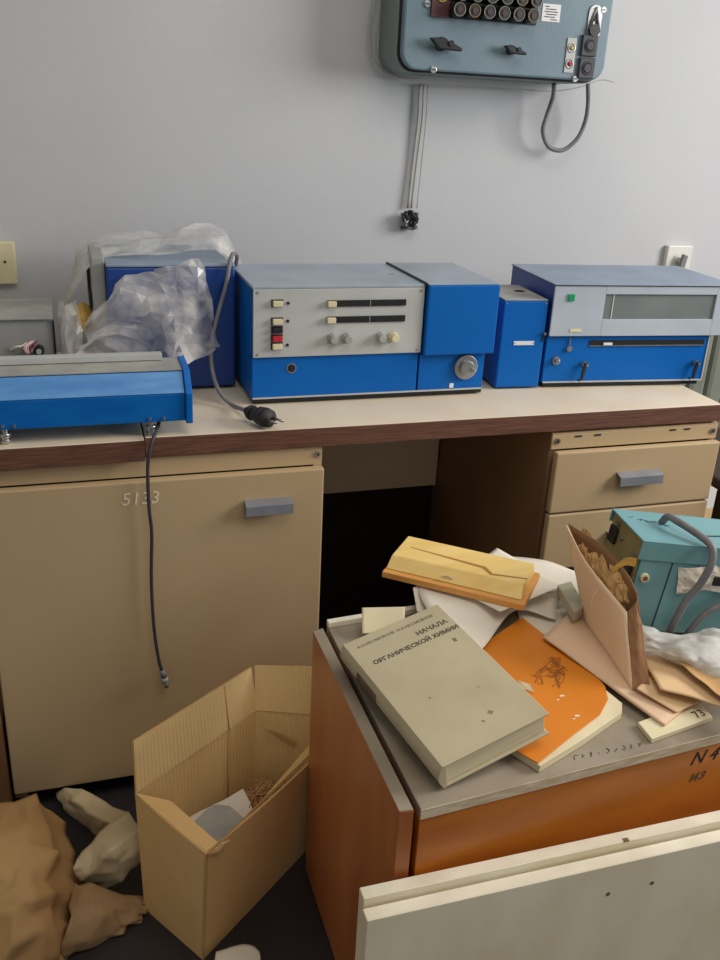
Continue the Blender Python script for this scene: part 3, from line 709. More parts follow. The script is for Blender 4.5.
# two white boards in front
def board(name, label, y0, y1, z1, x0, x1):
    t = thing(name, label, 'board', ((x0+x1)/2, (y0+y1)/2, 0), group=None)
    obj('panel', MB().box(x0, x1, y0, y1, 0, z1, .0012), 'white_lacquer_board', t)
    obj('top_edge', MB().box(x0+.001, x1-.001, y0+.001, y1-.001, z1-.0004, z1+.0004), 'white_lacquer_edge', t)
    return t
bA = board('white_board', 'white lacquered board directly against the front of the wooden cabinet', .766, .784, .409, .2885, 1.0)
bB = board('white_board', 'stained white board with two small holes, nearest to the camera', .744, .7625, .397, .2865, 1.02)
for a, b in ((608, 894), (652, 883)):
    p = W(a, b, y=.744); obj('hole', MB().cyl((p.x, .7442, p.z), (p.x, .7436, p.z), .0032, n=12), 'bare_chip', bB)
p = W(623, 836, y=.775); obj('chip', MB().box(p.x-.004, p.x+.004, .7655, .771, .4085, .4098), 'bare_chip', bA)

# ------------------------------------------------------------------ on the wooden cabinet
# white papers, rising to a stack at the back
def flat(pts, z, m, name, label, cat, thick=.0012, amp=.002, sub=6, freq=14, seed=1, group=None, lift=None):
    """a sheet through four pixel corners lying at height z (one z per corner)"""
    zs = z if isinstance(z, (list, tuple)) else [z]*4
    A, B, C, D = [W(a, b, z=q) for (a, b), q in zip(pts, zs)]
    rows = []
    for j in range(4):
        l_, r_ = A.lerp(D, j/3), B.lerp(C, j/3)
        rows.append([l_.lerp(r_, i/3) for i in range(4)])
    if lift:
        for (j, i), d in lift.items(): rows[j][i] = rows[j][i]+Vector(d)
    mb = MB().sheet(rows, sub, amp, freq, thick, seed=seed, smooth=True, facet=0)
    c = (A+B+C+D)/4
    return single(name, mb, m, label, cat, (c.x, c.y, min(A.z, B.z, C.z, D.z)), group)
pk = thing('paper_stack', 'thick stack of white papers under the yellow wooden block', 'paper', W(500, 590, z=.53))
q = [W(a, b, z=.512) for a, b in ((452, 607), (538, 592), (560, 640), (482, 645))]
mb = MB(); z = ZB+.002
base = [(.56, 1.205), (.61, 1.18), (.735, 1.195), (.735, 1.235)]
for k in range(6):
    j = random.Random(k); dx, dy = j.uniform(-.005, .005), j.uniform(-.005, .004)
    mb.poly([(x+dx, y+dy, z) for x, y in base], (0, 0, .0058), .0006, m='paper_white'); z += .0063
obj('sheets', mb, None, pk)
flat([(413, 588), (426, 582), (440, 612), (417, 612)], [.552, .552, .535, .535], 'paper_white', 'paper_sheet', 'narrow white paper edge just behind the top of the old book', 'paper', amp=.001, seed=2)
flat([(448, 585), (497, 548), (562, 586), (500, 612)], .5562, 'paper_white', 'paper_sheet', 'white sheet whose corner peeks out behind the yellow wooden block', 'paper', .0006, amp=.0004, seed=3)
rows = [[(424, 576, .5535), (490, 558, .5535), (540, 560, .550), (576, 572, .544)],
        [(419, 592, .5515), (480, 586, .5525), (545, 590, .546), (588, 594, .538)],
        [(430, 614, .5445), (478, 616, .542), (516, 596, .5385), (560, 600, .531)],
        [(445, 640, .5375), (478, 652, .533), (514, 611, .5285), (556, 620, .5215)]]
single('paper_sheet', MB().sheet([[W(a, b, z=q) for a, b, q in r] for r in rows], 6, .0012, 14, .0009, smooth=True, facet=0), 'paper_white', 'large white sheet sloping from the block towards the orange booklet', 'paper', W(500, 610, z=.52))
flat([(510, 575), (572, 572), (600, 645), (522, 632)], [.5145, .5135, .513, .513], 'paper_white', 'paper_sheet', 'white sheet beside the tan envelope, right of the wooden block', 'paper', amp=.0015, seed=4)

# wooden block
b0, b1, b2 = W(382, 574, z=.563), W(524, 608, z=.563), W(537, 575, z=.563)
ux = (b1-b0); L = ux.length; ux.normalize(); uy = Vector((-ux.y, ux.x, 0)); Wb = (b2-b1).dot(uy)
bk = thing('wooden_block', 'pale yellow wooden block with a V slit on a thin base board', 'wooden block', b0-Vector((0, 0, .006)))
Lp = lambda s, t, z: b0+ux*s*L+uy*t*Wb+Vector((0, 0, z))
obj('base_board', MB().poly([Lp(0, 0, -.006), Lp(1, 0, -.006), Lp(1, 1, -.006), Lp(0, 1, -.006)], (0, 0, .011), .001), 'balsa_base', bk, 'orange-yellow base board')
def taper(pl, ph):
    mb = MB(); b = bmesh.new(); lo = [b.verts.new(p) for p in pl]; hi = [b.verts.new(p) for p in ph]; n = len(pl)
    b.faces.new(lo[::-1]); b.faces.new(hi)
    for i in range(n): b.faces.new((lo[i], lo[(i+1) % n], hi[(i+1) % n], hi[i]))
    bmesh.ops.recalc_face_normals(b, faces=b.faces[:]); bmesh.ops.bevel(b, geom=b.edges[:], offset=.0012, segments=2, affect='EDGES')
    return mb._merge(b, None)
zt = .0235
lo = [Lp(.01, .10, .0055), Lp(.965, .10, .0055), Lp(.965, .95, .0055), Lp(.01, .95, .0055)]
hi = [Lp(.02, .28, zt), Lp(.63, .30, zt), Lp(.68, .42, zt-.004), Lp(.75, .36, zt-.001), Lp(.96, .36, zt), Lp(.96, .95, zt), Lp(.02, .95, zt)]
mb = MB(); bm_ = bmesh.new()
vl = [bm_.verts.new(p) for p in [Lp(.01, .10, .0055), Lp(.63, .10, .0055), Lp(.70, .10, .0055), Lp(.965, .10, .0055), Lp(.965, .95, .0055), Lp(.01, .95, .0055)]]
vh = [bm_.verts.new(p) for p in [Lp(.02, .26, zt), Lp(.62, .28, zt), Lp(.72, .26, zt), Lp(.955, .26, zt), Lp(.955, .95, zt), Lp(.02, .95, zt)]]
bm_.faces.new(vl[::-1]); bm_.faces.new(vh)
for i in range(6): bm_.faces.new((vl[i], vl[(i+1) % 6], vh[(i+1) % 6], vh[i]))
bmesh.ops.recalc_face_normals(bm_, faces=bm_.faces[:]); bmesh.ops.bevel(bm_, geom=bm_.edges[:], offset=.0012, segments=2, affect='EDGES')
mb._merge(bm_, None)
blk = obj('block', mb, 'balsa', bk, 'pale yellow block')
obj('slit', MB().poly([Lp(.10, .60, zt-.0002), Lp(.64, .47, zt-.0002), Lp(.72, .33, zt-.0002), Lp(.96, .44, zt-.0002), Lp(.96, .47, zt-.0002), Lp(.73, .38, zt-.0002), Lp(.66, .53, zt-.0002), Lp(.10, .615, zt-.0002)], (0, 0, .0006)), 'slit_brown', blk, 'long V-shaped slit')
c = Lp(.40, .15, .0125)
obj('nick', MB().poly([c, c+ux*.016-Vector((0, 0, .006)), c+ux*.022, c+ux*.012+Vector((0, 0, .004))], -uy*.001), 'paper_cream', blk)

# the old book
BK = thing('book', 'thick worn beige hardback lying face up at the cabinet corner', 'book', (.397, .809, .5512), local=True)
BK.rotation_euler = (.053, -.201, .171)
bw_, bh_, bt_ = .163, .274, .0385
obj('cover', MB().box(0, bw_, 0, bh_, -.0034, 0, .0012).box(0, bw_, 0, bh_, -bt_, -bt_+.0034, .0012), 'book_cloth', BK)
n = 8
sp_ = MB().poly([(-.007*math.sin(math.pi*k/n), 0, -bt_+bt_*k/n) for k in range(n+1)]+[(.004, 0, -.0004), (.004, 0, -bt_+.0004)], (0, bh_, 0))
spn = obj('spine', sp_, 'book_cloth', BK)
obj('spine_label', MB().poly([(-.0012-.007*math.sin(math.pi*k/n), bh_*.60, -bt_+bt_*k/n) for k in range(2, n-1)]+[(-.0002-.007*math.sin(math.pi*k/n), bh_*.60, -bt_+bt_*k/n) for k in range(n-2, 1, -1)], (0, bh_*.2, 0)), 'book_label', spn, 'dark worn title patch')
obj('pages', MB().box(.005, bw_-.004, .005, bh_-.004, -bt_+.0036, -.0036, .001), 'book_pages', BK)
TF = lambda x, y: Matrix.Translation((x*bw_, y*bh_, .0001))
text('title', 'НАЧАЛА', 'ink_faded', BK, TF(.78, .845), .0125, .0002, bold=.0003)
text('title', 'ОРГАНИЧЕСКОЙ ХИМИИ', 'ink_faded', BK, TF(.55, .775), .0115, .0002, bold=.0003)
text('title', 'II', 'ink', BK, TF(.86, .69), .012, .0002)
mb = MB(); j = random.Random(2)
for x, y, r_ in ((.62, .16, .004), (.52, .13, .0025), (.30, .40, .0018), (.70, .33, .0015)):
    cx_, cy_ = x*bw_, y*bh_
    mb.poly([(cx_+r_*j.uniform(.5, 1.2)*math.cos(k*.7), cy_+r_*j.uniform(.5, 1.2)*math.sin(k*.7), .0001) for k in range(9)], (0, 0, .0001))
obj('stain', mb, 'stain_grey', BK)
text('author_line', 'А.Н.НЕСМЕЯНОВ  Н.А.НЕСМЕЯНОВ', 'ink_faded', BK, TF(.48, .93), .0076, .0001)

# small papers tucked round the book
flat([(362, 608), (405, 607), (404, 632), (362, 634)], [.545, .548, .522, .5225], 'paper_cream', 'card', 'small cream card propped behind the top of the old book', 'card', amp=.001, seed=6)
flat([(361, 664), (374, 672), (385, 695), (364, 690)], ZB+.0012, 'paper_cream', 'paper_slip', 'cream paper slip poking out at the spine of the old book', 'paper', .0004, amp=0, seed=7)

# orange booklet
ob = thing('booklet', 'orange paper-covered booklet with curled corner beside the old book', 'booklet', W(560, 690, z=ZB))
outl = [(522, 618), (560, 648), (592, 672), (605, 687), (608, 700), (600, 715), (570, 738), (538, 764), (505, 745), (470, 660), (483, 645)]
mb = MB().poly([W(a, b, z=ZB+.0125) for a, b in outl], (0, 0, .0016), .0004)
oc = obj('cover', mb, 'orange_cover', ob, 'orange cover with faint sketch')
pg = [(521, 622), (600, 685), (622, 703), (622, 712), (585, 738), (540, 766), (508, 745), (474, 660)]
obj('pages', MB().poly([W(a, b, z=ZB+.0120) for a, b in pg], (0, 0, -.0112), .0006), 'book_pages', ob)
mb = MB(); j = random.Random(3)
for k in range(24):
    a, b = 549+j.uniform(-13, 13), 672+j.uniform(-11, 11)
    mb.tube([W(a+j.uniform(-8, 8), b+j.uniform(-6, 6), z=ZB+.0143) for _ in range(4)], .0005, 4, None, 4)
obj('sketch', mb, 'sketch_brown', oc, 'faint dark line sketch')
mb = MB()
for a, b, s in ((562, 696, .0035), (577, 716, .0035), (574, 719, .002), (558, 700, .002)):
    p = W(a, b, z=ZB+.0141); mb.box(p.x-s, p.x+s, p.y-s*.5, p.y+s*.5, p.z, p.z+.0006)
obj('paint_flake', mb, 'paper_white', oc)
p = W(528, 687, z=ZB+.02)
single('paper_scrap', MB().sheet([[W(518, 681, z=ZB+.0155), W(530, 684, z=ZB+.02)], [W(521, 688, z=ZB+.0155), W(535, 693, z=ZB+.019)]], 4, .002, 60, .0006), 'paper_cream', 'tiny torn cream scrap on the orange booklet by the book edge', 'paper', p)

# grey-green folded card
c0 = W(566, 612, z=ZB+.02)
single('card_box', MB().poly([W(a, b, z=ZB+.0305) for a, b in ((556, 594), (570, 590), (584, 615), (573, 622))], (0, 0, .018), .0015), 'grey_green_card', 'small grey-green box between the white papers and the envelope', 'box', W(570, 612, z=ZB+.0305))

# tan folders lying flat, and the loose sheets under the envelope
flat([(543, 638), (580, 604), (694, 702), (664, 727)], [ZB+.020, ZB+.020, ZB+.010, ZB+.008], 'card_pink_tan', 'folder', 'flat pinkish-tan folder under the standing envelope', 'folder', .003, .001, seed=11)
flat([(636, 689), (668, 660), (716, 695), (676, 713)], [ZB+.022, ZB+.024, ZB+.016, ZB+.014], 'card_tan', 'paper_sheet', 'tan paper triangle lying in front of the standing envelope', 'paper', .001, .001, seed=12)
flat([(640, 655), (700, 650), (740, 712), (660, 690)], [ZB+.030, ZB+.034, ZB+.024, ZB+.030], 'card_tan', 'folder', 'creased tan folder in front of the teal device', 'folder', .002, .003, freq=20, seed=13)
flat([(655, 648), (720, 655), (790, 735), (715, 690)], [ZB+.044, ZB+.044, ZB+.034, ZB+.042], 'kraft', 'paper_sheet', 'crumpled tan paper lying under the white plastic bag', 'paper', .001, .006, freq=26, seed=14)
bl = thing('notebook', 'small cream notebook with 73 on its cover at the cabinet edge', 'notebook', W(675, 725, z=ZB))
q = [W(a, b, z=ZB+.008) for a, b in ((638, 722), (697, 700), (713, 717), (652, 739))]
nb = obj('cover', MB().poly(q, (0, 0, -.0074), .0008), 'paper_cream', bl)
nx = (q[2]-q[3]).normalized()
text('number', '73', 'ink', nb, frame(W(699, 714, z=ZB+.0083), nx, Vector((-nx.y, nx.x, 0))), .02, .0002)

# standing brown envelope
ev = thing('envelope', 'open tan card envelope standing on edge beside the teal device', 'envelope', W(615, 690, z=ZB+.03))
B0, B1 = W(585, 622, z=ZB+.02), W(633, 691, z=ZB+.014)
T0, T1 = W(567, 525, y=B0.y+.05), W(627, 612, y=B1.y+.06)
nrm = (B1-B0).cross(T0-B0).normalized()
if nrm.x < 0: nrm = -nrm
M0 = T0.lerp(T1, .45)+Vector((-.002, 0, -.012))
M1 = W(604, 580, y=(T0.y+T1.y)/2)
rows = [[T0, T0.lerp(T1, .33)+Vector((0, 0, -.012)), T0.lerp(T1, .66)+Vector((0, 0, -.008)), T1], [T0.lerp(B0, .5), T0.lerp(B0, .5).lerp(T1.lerp(B1, .5), .33), T0.lerp(B0, .5).lerp(T1.lerp(B1, .5), .66), T1.lerp(B1, .5)], [B0, B0.lerp(B1, .33), B0.lerp(B1, .66), B1]]
obj('front_sheet', MB().sheet(rows, 6, .0012, 20, .0015, smooth=True, facet=0), 'envelope_outer', ev)
T2 = T1+Vector((.022, .012, .022)); T3 = T0+Vector((.006, .004, .0)); B2 = B0+nrm*.028; B3 = B1+nrm*.026
rows = [[T3, T3.lerp(T2, .4)+Vector((.014, .004, .006)), T3.lerp(T2, .75)+Vector((.012, .004, .004)), T2], [B2.lerp(T3, .5), B2.lerp(T3, .5).lerp(B3.lerp(T2, .5), .4), B2.lerp(T3, .5).lerp(B3.lerp(T2, .5), .75), B3.lerp(T2, .5)], [B2, B2.lerp(B3, .4), B2.lerp(B3, .75), B3]]
obj('back_sheet', MB().sheet(rows, 6, .0012, 20, .0015, smooth=True, facet=0), 'envelope_inner', ev)
rows = [[T1, T1.lerp(T2, .5)+Vector((.004, -.004, .004)), T2], [T1.lerp(B1, .5), T1.lerp(B1, .5)+nrm*.012+Vector((0, -.003, 0)), T2.lerp(B3, .5)], [B1, B1.lerp(B3, .5), B3]]
obj('side_gusset', MB().sheet(rows, 6, .003, 30, .0012), 'envelope_inner', ev)
mb = MB()
for k in range(5):
    t = .14+.15*k; c = T0.lerp(T1, t)+nrm*.013+Vector((.006, 0, -.020))
    j = random.Random(k+20); a = (T1-T0).normalized()*.02; u = Vector((.008, .0, .018))
    mb.sheet([[c-a+u*j.uniform(.5, 1), c+u*j.uniform(.7, 1.3), c+a+u*j.uniform(.3, 1)], [c-a+nrm*.004, c-nrm*.004, c+a+nrm*.004], [c-a*.8-u, c-u, c+a*.8-u]], 4, .006, 60, .0006, seed=k)
obj('crumpled_paper', mb, 'crumple_tan', ev, 'crumpled light brown paper inside')
p0, p1 = T0.lerp(T1, .55)+nrm*.02+Vector((.004, 0, -.004)), W(636, 562, y=T1.y+.05)
obj('paper_strip', MB().sheet([[p0+Vector((0, 0, .006)), p0.lerp(p1, .5)+Vector((0, 0, .014)), p1+Vector((0, 0, .006))], [p0-Vector((0, 0, .006)), p0.lerp(p1, .5)+Vector((0, 0, .001)), p1-Vector((0, 0, .008))]], 5, .002, 30, .0006), 'yellow_scrap', ev)
mb = MB().tube([W(608, 586, y=(T0.y+T1.y)/2-.004), W(598, 590, y=(T0.y+T1.y)/2-.02), W(592, 600, y=(T0.y+T1.y)/2-.028), W(590, 611, y=(T0.y+T1.y)/2-.032)], .0009, 5, None, 5)
obj('string', mb, 'card_tan', ev)

# teal device
td = thing('teal_device', 'teal metal-cased electronic device with open end and grey cables', 'electronic device', (.793, 1.05, .545), R(-8), local=True)
td.rotation_euler = (0, R(7), R(-9))
H = .160; Dp = .116; Ln = .27
mb = MB().box(.0072, Ln, .0, .003, .004, H-.03, .0006).box(.0072, Ln, Dp-.003, Dp, .004, H-.02, .0006).box(.004, Ln, .003, Dp-.003, .001, .004)
obj('case', mb, 'teal_enamel', td)
mb = MB().box(0, Ln, -.002, Dp+.002, H-.003, H, .001).box(0, Ln, -.002, -.0003, H-.032, H-.003, .0005).box(0, Ln, Dp+.0003, Dp+.002, H-.022, H-.003, .0005)
obj('lid', mb, 'teal_enamel', td, 'teal lid with folded edges')
ch = obj('chassis', MB().box(.004, .007, .004, Dp-.004, .005, H-.004), 'olive_chassis', td, 'olive metal inner plate')
mb = MB()
obj('relay', MB().box(-.002, .0038, Dp-.034, Dp-.010, H-.050, H-.022, .002), 'black_plastic', ch)
obj('relay', MB().box(-.002, .0038, .010, .034, H-.078, H-.050, .002), 'black_plastic', ch)
mb = MB()
for y, z in ((Dp-.05, H-.03), (Dp-.058, H-.075), (Dp-.08, H-.05), (.014, H-.03), (Dp-.03, H-.014), (.04, H-.11)): mb.cyl((.0039, y, z), (-.001, y, z), .004, n=10)
obj('screw', mb, 'steel', ch)
obj('seam', MB().box(.060, .0615, -.0012, -.0001, .006, H-.034), 'ink', td)
mb = MB().cyl((.020, -.0001, H-.062), (.020, -.006, H-.062), .0075, n=16, bev=.001, m='cream_plastic').cyl((.020, -.006, H-.062), (.020, -.007, H-.062), .004, n=10, m='bare_chip')
obj('cap_screw', mb, None, td)
obj('lid_slot', MB().poly([(.115, .035, H+.0002), (.27, .060, H+.0002), (.27, .066, H+.0002), (.125, .040, H+.0002)], (0, 0, .0004)), 'ink', td)
mb = MB(); j = random.Random(5)
for k in range(7):
    mb.tube([(.02+k*.009+j.uniform(-.006, .006), .085-k*.003+j.uniform(-.005, .005), H+.0003) for _ in range(4)], .0005, 4, None, 4)
obj('handwriting', mb, 'ink_blue', td, 'faint blue handwritten scribble')
mb = MB().sheet([[(.072, -.003, H-.040), (.105, -.004, H-.036), (.14, -.003, H-.030), (.20, -.003, H-.03)], [(.078, -.003, H-.065), (.105, -.007, H-.06), (.14, -.005, H-.052), (.20, -.003, H-.06)], [(.082, -.003, H-.085), (.108, -.004, H-.08), (.14, -.003, H-.075), (.20, -.003, H-.085)]], 5, .003, 50, .0006)
st = obj('torn_sticker', mb, 'paper_white', td, 'torn whitish paper sticker')
obj('sticker_hole', MB().box(.132, .158, -.012, -.009, H-.062, H-.046, .002), 'black_plastic', st)
mb = MB().tube([(.068, .075, H+.001), (.070, .066, H+.016), (.076, .045, H+.018), (.098, .012, H+.012), (.110, -.010, H+.004), (.112, -.020, H-.020), (.104, -.022, H-.055), (.094, -.018, H-.085), (.089, -.016, H-.115), (.086, -.014, .012)], .006, 12, None, 8)
obj('cable', mb, 'cable_grey', td, 'thick grey cable arched over the lid')
mb = MB().tube([(.20, -.012, H-.05), (.165, -.016, H-.085), (.135, -.015, H-.11), (.118, -.013, .010)], .0055, 12, None, 8)
obj('cable', mb, 'cable_grey', td)

# white plastic bag at the right
rows = [[W(636, 622, z=.565), W(660, 632, z=.560), W(690, 634, z=.562), W(712, 628, z=.572), W(745, 628, z=.575)],
        [W(636, 632, z=.560), W(660, 640, z=.572), W(690, 645, z=.576), W(714, 640, z=.582), W(750, 640, z=.585)],
        [W(637, 646, z=.552), W(660, 652, z=.565), W(692, 660, z=.566), W(718, 662, z=.566), W(758, 662, z=.566)],
        [W(640, 652, z=.545), W(668, 660, z=.548), W(696, 672, z=.548), W(722, 680, z=.548), W(765, 690, z=.548)]]
single('plastic_bag', MB().sheet(rows, 3, .006, 24, .0004, seed=8, tri=.003, soft=.12), 'milky_film', 'crumpled milky plastic bag at the foot of the teal device', 'plastic bag', W(690, 655, z=.548))

# ------------------------------------------------------------------ carton
ct = thing('cardboard_box', 'open corrugated cardboard carton on the floor with packing scraps', 'cardboard box', (.19, 1.19, 0))
Nf, Lf, Rf, Bf = Vector((.130, 1.068, 0)), Vector((.048, 1.195, 0)), Vector((.45, 1.335, 0)), Vector((.268, 1.378, 0))
Nt, Lt, Rt, Bt = Vector((.138, 1.056, .236)), Vector((.0445, 1.212, .24)), Vector((.455, 1.318, .24)), Vector((.279, 1.383, .238))
cen = Vector((.22, 1.24, .12))
def wall(a0, b0, b1, a1, t=.004, bow=0):
    n = (b0-a0).cross(a1-a0).normalized()
    if n.dot(cen-a0) < 0: n = -n
    rows = [[a1.lerp(b1, k/3)-n*bow*math.sin(math.pi*k/3) for k in range(4)], [a1.lerp(a0, .5).lerp(b1.lerp(b0, .5), k/3)-n*bow*.5*math.sin(math.pi*k/3) for k in range(4)], [a0.lerp(b0, k/3) for k in range(4)]]
    return rows, n*t
mb = MB()
def slab(mb, rows, off, m1, m2, sub=5):
    """corrugated wall: outside face m1, inside face m2"""
    mb.sheet(rows, sub, 0, 1, 0, m1, smooth=True)
    mb.sheet([[p+off for p in r] for r in rows], sub, 0, 1, 0, m2, smooth=True)
    for k in (0, -1): mb.sheet([rows[k], [p+off for p in rows[k]]], sub, 0, 1, 0, 'carton_edge')
    for k in (0, -1): mb.sheet([[r[k] for r in rows], [r[k]+off for r in rows]], sub, 0, 1, 0, 'carton_edge')
for a0, b0, b1, a1, bow in ((Nf, Rf, Rt, Nt, .008), (Lf, Nf, Nt, Lt, .003), (Bf, Lf, Lt, Bt, .002), (Rf, Bf, Bt, Rt, .002)):
    r_, o_ = wall(a0, b0, b1, a1, bow=bow); slab(mb, r_, o_, 'carton', 'carton_inner')
mb.poly([Nf+Vector((0, .004, .0005)), Rf+Vector((-.003, 0, .0005)), Bf+Vector((0, -.004, .0005)), Lf+Vector((.003, 0, .0005))], (0, 0, .004), m='carton')
body = obj('body', mb, None, ct)
def flap(a, b, c, d, t=.004, label=None):
    mb = MB(); n = (b-a).cross(d-a).normalized(); 
    if n.dot(cen-a) < 0: n = -n
    rows = [[d.lerp(c, k/3) for k in range(4)], [a.lerp(b, k/3) for k in range(4)]]
    slab(mb, rows, n*t, 'carton', 'carton_inner'); return obj('flap', mb, None, ct, label)
up = Vector((0, 0, .0004))
nin = Vector((.6, -.8, 0))*.0048
mb = MB()
for t0 in (.74,):
    a_, b_, c_ = Lf.lerp(Bf, t0)+nin+Vector((0, 0, .01)), Lt.lerp(Bt, t0)+nin, W(132, 741, z=.33).lerp(W(250, 667, z=.325), t0)+nin
    mb.tube([a_, b_], .0011, 6).tube([b_+up, c_], .0011, 6)
obj('crease', mb, 'carton_edge', ct)
flap(Lt+up, Bt+up, W(250, 667, z=.325), W(132, 741, z=.33), label='raised back flap')
flap(Bt+up, Rt+up, W(350, 667, z=.345), W(255, 665, z=.325), label='raised side flap')
flap(Nt+up, Lt+up, W(171, 801, z=.238), W(222, 846, z=.228), label='folded-in front flap')
flap(Rt+Vector((-.004, .006, .002)), Nt+Vector((.002, 0, .003)), W(219, 850, z=.228), Rt+Vector((-.03, .025, -.008)), label='folded-in near flap')
mb = MB().sheet([[Bt.lerp(Rt, .10)+Vector((-.004, -.008, -.035)), Bt.lerp(Rt, .25)+Vector((-.004, -.008, -.045)), Bt.lerp(Rt, .42)+Vector((-.004, -.008, -.062))], [Bt.lerp(Rt, .11)+Vector((-.004, -.0085, -.037)), Bt.lerp(Rt, .25)+Vector((-.004, -.0085, -.056)), Bt.lerp(Rt, .42)+Vector((-.004, -.0085, -.078))]], 4, .001, 30, .0005)
obj('torn_patch', mb, 'carton_edge', ct)
# contents
A = [(190, 820), (242, 790), (256, 812), (212, 842)]
single('paper_sheet', MB().sheet([[W(190, 817, z=.135), W(218, 803, z=.15), W(243, 789, z=.155)], [W(196, 830, z=.13), W(222, 818, z=.14), W(250, 803, z=.145)], [W(205, 850, z=.115), W(232, 838, z=.12), W(258, 822, z=.125)]], 6, .004, 22, .001), 'paper_white', 'white folded paper inside the cardboard carton', 'paper', W(220, 822, z=.12))
single('paper_sheet', MB().sheet([[W(194, 822, z=.155), W(212, 806, z=.165), W(230, 806, z=.163)], [W(205, 836, z=.145), W(222, 824, z=.152), W(244, 818, z=.15)], [W(214, 850, z=.135), W(236, 842, z=.136), W(252, 830, z=.135)]], 6, .003, 24, .001, seed=4), 'dusty_grey', 'grey sheet on top of the white paper inside the carton', 'paper', W(220, 826, z=.14))
mb = MB(); j = random.Random(12)
for k in range(110):
    c = W(264+j.gauss(0, 8), 797+j.gauss(0, 5.5), z=.115+j.uniform(0, .035)); c.x = min(c.x, .30)
    pts = [c+Vector((j.uniform(-.017, .017), j.uniform(-.017, .017), j.uniform(-.014, .014))) for _ in range(4)]
    mb.tube(pts, .0011, 4, None, 4)
o = single('wood_shavings', mb, 'shavings', 'curly wood shavings in the far corner of the carton', 'shavings', W(264, 797, z=.115)); o['kind'] = 'stuff'
single('packing_paper', MB().poly([Vector((.075, 1.20, .006)), Vector((.14, 1.10, .006)), Vector((.40, 1.312, .006)), Vector((.27, 1.345, .006))], (0, 0, .095), .004), 'kraft_dull', 'brown packing filling the bottom of the carton', 'packing', (.185, 1.19, .006))

# ------------------------------------------------------------------ paper on the floor
z = lambda a, b, h: W(a, b, z=h)
rows = [[z(-60, 830, .03), z(-20, 806, .12), z(16, 802, .14), z(40, 799, .13), z(54, 815, .05)],
        [z(-60, 850, .10), z(-20, 830, .16), z(14, 828, .18), z(46, 830, .15), z(66, 838, .04)],
        [z(-60, 880, .12), z(-20, 868, .17), z(16, 862, .19), z(52, 858, .16), z(75, 862, .05)],
        [z(-60, 915, .10), z(-20, 900, .15), z(18, 898, .165), z(54, 892, .14), z(76, 888, .03)],
        [z(-60, 960, .07), z(-20, 940, .11), z(18, 938, .12), z(52, 930, .09), z(74, 925, .01)],
        [z(-60, 1010, .03), z(-20, 1000, .04), z(18, 988, .03), z(48, 975, .02), z(66, 962, .005)]]
kb = MB().sheet(rows, 2, .022, 9, .001, seed=2, edge=.4, tri=.011, soft=.03)
p = W(23, 931, z=.125)
o = single('kraft_paper', kb, 'kraft', 'big crumpled brown kraft paper heap at the lower left', 'paper', W(20, 900, z=0.0))
rows = [[z(72, 884, .05), z(90, 884, .06), z(112, 892, .04), z(132, 896, .02), z(148, 900, .006)],
        [z(70, 905, .06), z(92, 903, .06), z(114, 906, .045), z(134, 908, .02), z(148, 908, .005)],
        [z(66, 930, .05), z(88, 926, .05), z(108, 926, .03), z(126, 922, .016), z(142, 915, .004)],
        [z(60, 962, .006), z(78, 955, .006), z(98, 946, .005), z(120, 933, .004), z(138, 920, .003)]]
single('kraft_paper', MB().sheet(rows, 2, .012, 14, .001, seed=6, edge=.2, tri=.006, soft=.03), 'kraft_dull', 'flatter brown paper wing between the kraft heap and the carton', 'paper', z(100, 925, 0))
rows = [[z(74, 868, .09), z(84, 850, .10), z(100, 832, .11), z(128, 812, .12)],
        [z(80, 882, .06), z(96, 866, .09), z(112, 850, .125), z(140, 828, .13)],
        [z(84, 884, .03), z(104, 880, .05), z(120, 866, .09), z(147, 843, .11)],
        [z(92, 886, .01), z(106, 888, .02), z(124, 880, .04), z(140, 862, .06)]]
single('wrapping_paper', MB().sheet(rows, 2, .006, 18, .001, seed=7, edge=.5, curve=False, tri=.004, soft=.03), 'wrap_paper', 'folded pale wrapping paper leaning against the left side of the carton', 'paper', z(110, 880, 0))
rows = [[z(56, 790, .01), z(66, 784, .045), z(84, 786, .05), z(104, 798, .05), z(128, 806, .04)],
        [z(60, 800, .03), z(74, 796, .06), z(90, 806, .06), z(108, 816, .06), z(126, 820, .05)],
        [z(62, 806, .005), z(80, 818, .01), z(96, 830, .01), z(106, 834, .01), z(118, 832, .01)]]
single('wrapping_paper', MB().sheet([[p+Vector((0, -.012, 0)) for p in r] for r in rows], 2, .008, 18, .001, seed=11, edge=.5, tri=.005, soft=.03), 'wrap_paper', 'crumpled dull wrapping paper on the floor below the cupboard door', 'paper', z(90, 815, 0))
rows = [[z(100, 775, .004), z(118, 772, .004), z(134, 772, .004)], [z(96, 790, .02), z(116, 790, .012), z(134, 790, .01)], [z(104, 800, .004), z(120, 806, .004), z(134, 806, .004)]]
rows = [[z(216, 953, .012), z(240, 946, .012), z(252, 947, .010), z(259, 953, .006)], [z(214, 968, .012), z(240, 966, .014), z(254, 968, .010), z(262, 974, .004)], [z(212, 1000, .006), z(240, 1000, .008), z(256, 1000, .008), z(266, 1000, .004)]]
single('paper_sheet', MB().sheet(rows, 6, .001, 20, .003, smooth=True), 'paper_white', 'white paper corner on the floor in front of the carton', 'paper', z(240, 970, 0))
p = W(24, 930, z=.123)

# left of the cupboard: the edge of another carton
cl = thing('cardboard_box', 'brown cardboard carton edge showing left of the cupboard door', 'cardboard box', (-.30, 1.56, 0))
obj('body', MB().box(-.45, -.176, 1.50, 1.75, 0, .20, .002), 'envelope_inner', cl)
obj('flap', MB().poly([(-.45, 1.50, .201), (-.176, 1.50, .201), (-.18, 1.50, .29), (-.45, 1.50, .30)], (0, .004, 0)), 'kraft_dull', cl)

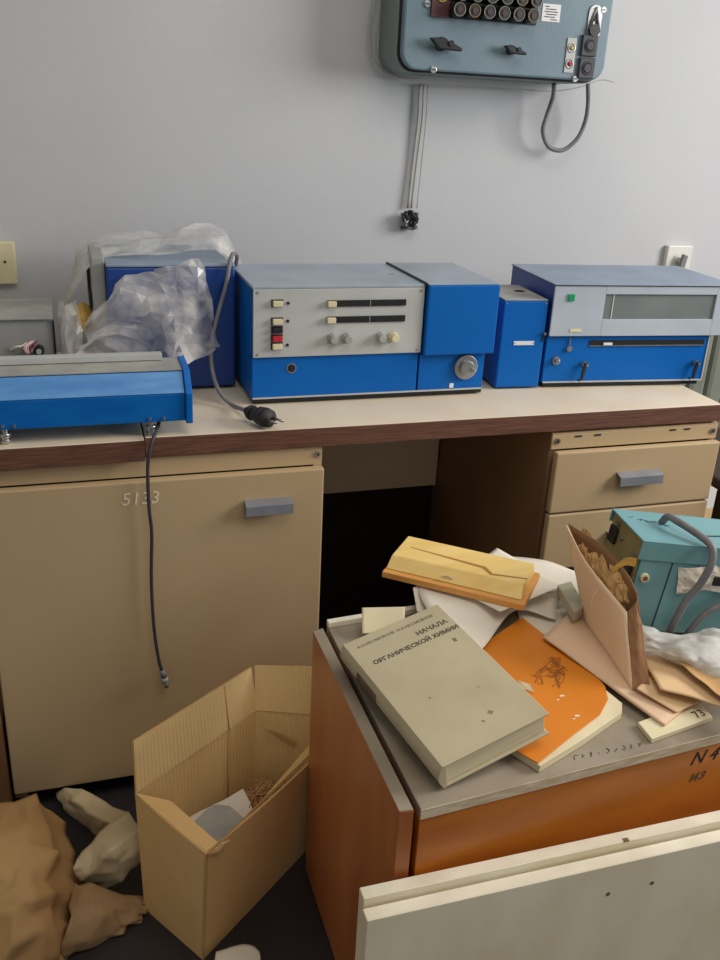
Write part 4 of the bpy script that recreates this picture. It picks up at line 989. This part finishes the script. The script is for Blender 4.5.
# ------------------------------------------------------------------ beyond the right end of the desk
rd = thing('radiator', 'grey-green sectional radiator on the wall past the right end of the desk', 'radiator', (1.75, YW-.01, .40))
for k in range(9):
    x = 1.50+k*.062
    obj('section', MB().box(x, x+.056, YW-.10, YW-.035, .40, .84, .014), 'radiator_paint', rd)
obj('pipe', MB().cyl((1.47, YW-.068, .43), (2.10, YW-.068, .43), .016, n=16).cyl((1.47, YW-.068, .80), (2.10, YW-.068, .80), .016, n=16), 'radiator_paint', rd)
obj('bracket', MB().box(1.60, 1.62, YW-.036, YW-.0005, .50, .52).box(1.95, 1.97, YW-.036, YW-.0005, .50, .52), 'radiator_paint', rd)
zt_, zs_ = W(713, 472, y=1.95).z, W(703, 508, y=1.95).z
sb = thing('sunlit_strip_panel', 'added white panel standing in for the sunlit strip right of the drawers', 'panel', (1.68, 1.95, 0))  # made-up panel, white and beige stand in for sunlit wall and floor
obj('panel', MB().box(1.48, 1.92, 1.944, 1.958, zs_+.0005, zt_, .001), 'sunlit_strip_white', sb)
obj('sunlit_strip_base', MB().box(1.48, 1.92, 1.944, 1.958, 0, zs_, .001), 'sunlit_strip_beige', sb, 'beige lower part of the sunlit strip')
st = thing('wooden_stool', 'dark wooden stool just visible past the right end of the desk', 'stool', (1.50, 1.63, 0))
sx, sy = 1.334, 1.47
for x, y in ((sx, sy), (sx+.30, sy), (sx, sy+.30), (sx+.30, sy+.30)):
    obj('leg', MB().box(x, x+.034, y, y+.034, 0, .552, .003), 'dark_wood', st)
obj('seat', MB().box(sx-.004, sx+.338, sy-.004, sy+.338, .5525, .578, .005), 'dark_wood', st)
for y in (sy+.008, sy+.308): obj('stretcher', MB().box(sx+.0345, sx+.2995, y, y+.018, .16, .19), 'dark_wood', st)

# repeats of one kind share a group
GROUPS = {'white_board': 'white boards in front of the cabinet', 'wall_socket': 'sockets on the back wall', 'worktop': 'desk worktops',
          'kraft_paper': 'brown kraft paper on the floor', 'wrapping_paper': 'wrapping paper on the floor', 'folder': 'tan folders on the cabinet'}
for o in list(COL.objects):
    k = o.name.split('.')[0]
    if o.parent is None and k in GROUPS and 'label' in o: o['group'] = GROUPS[k]
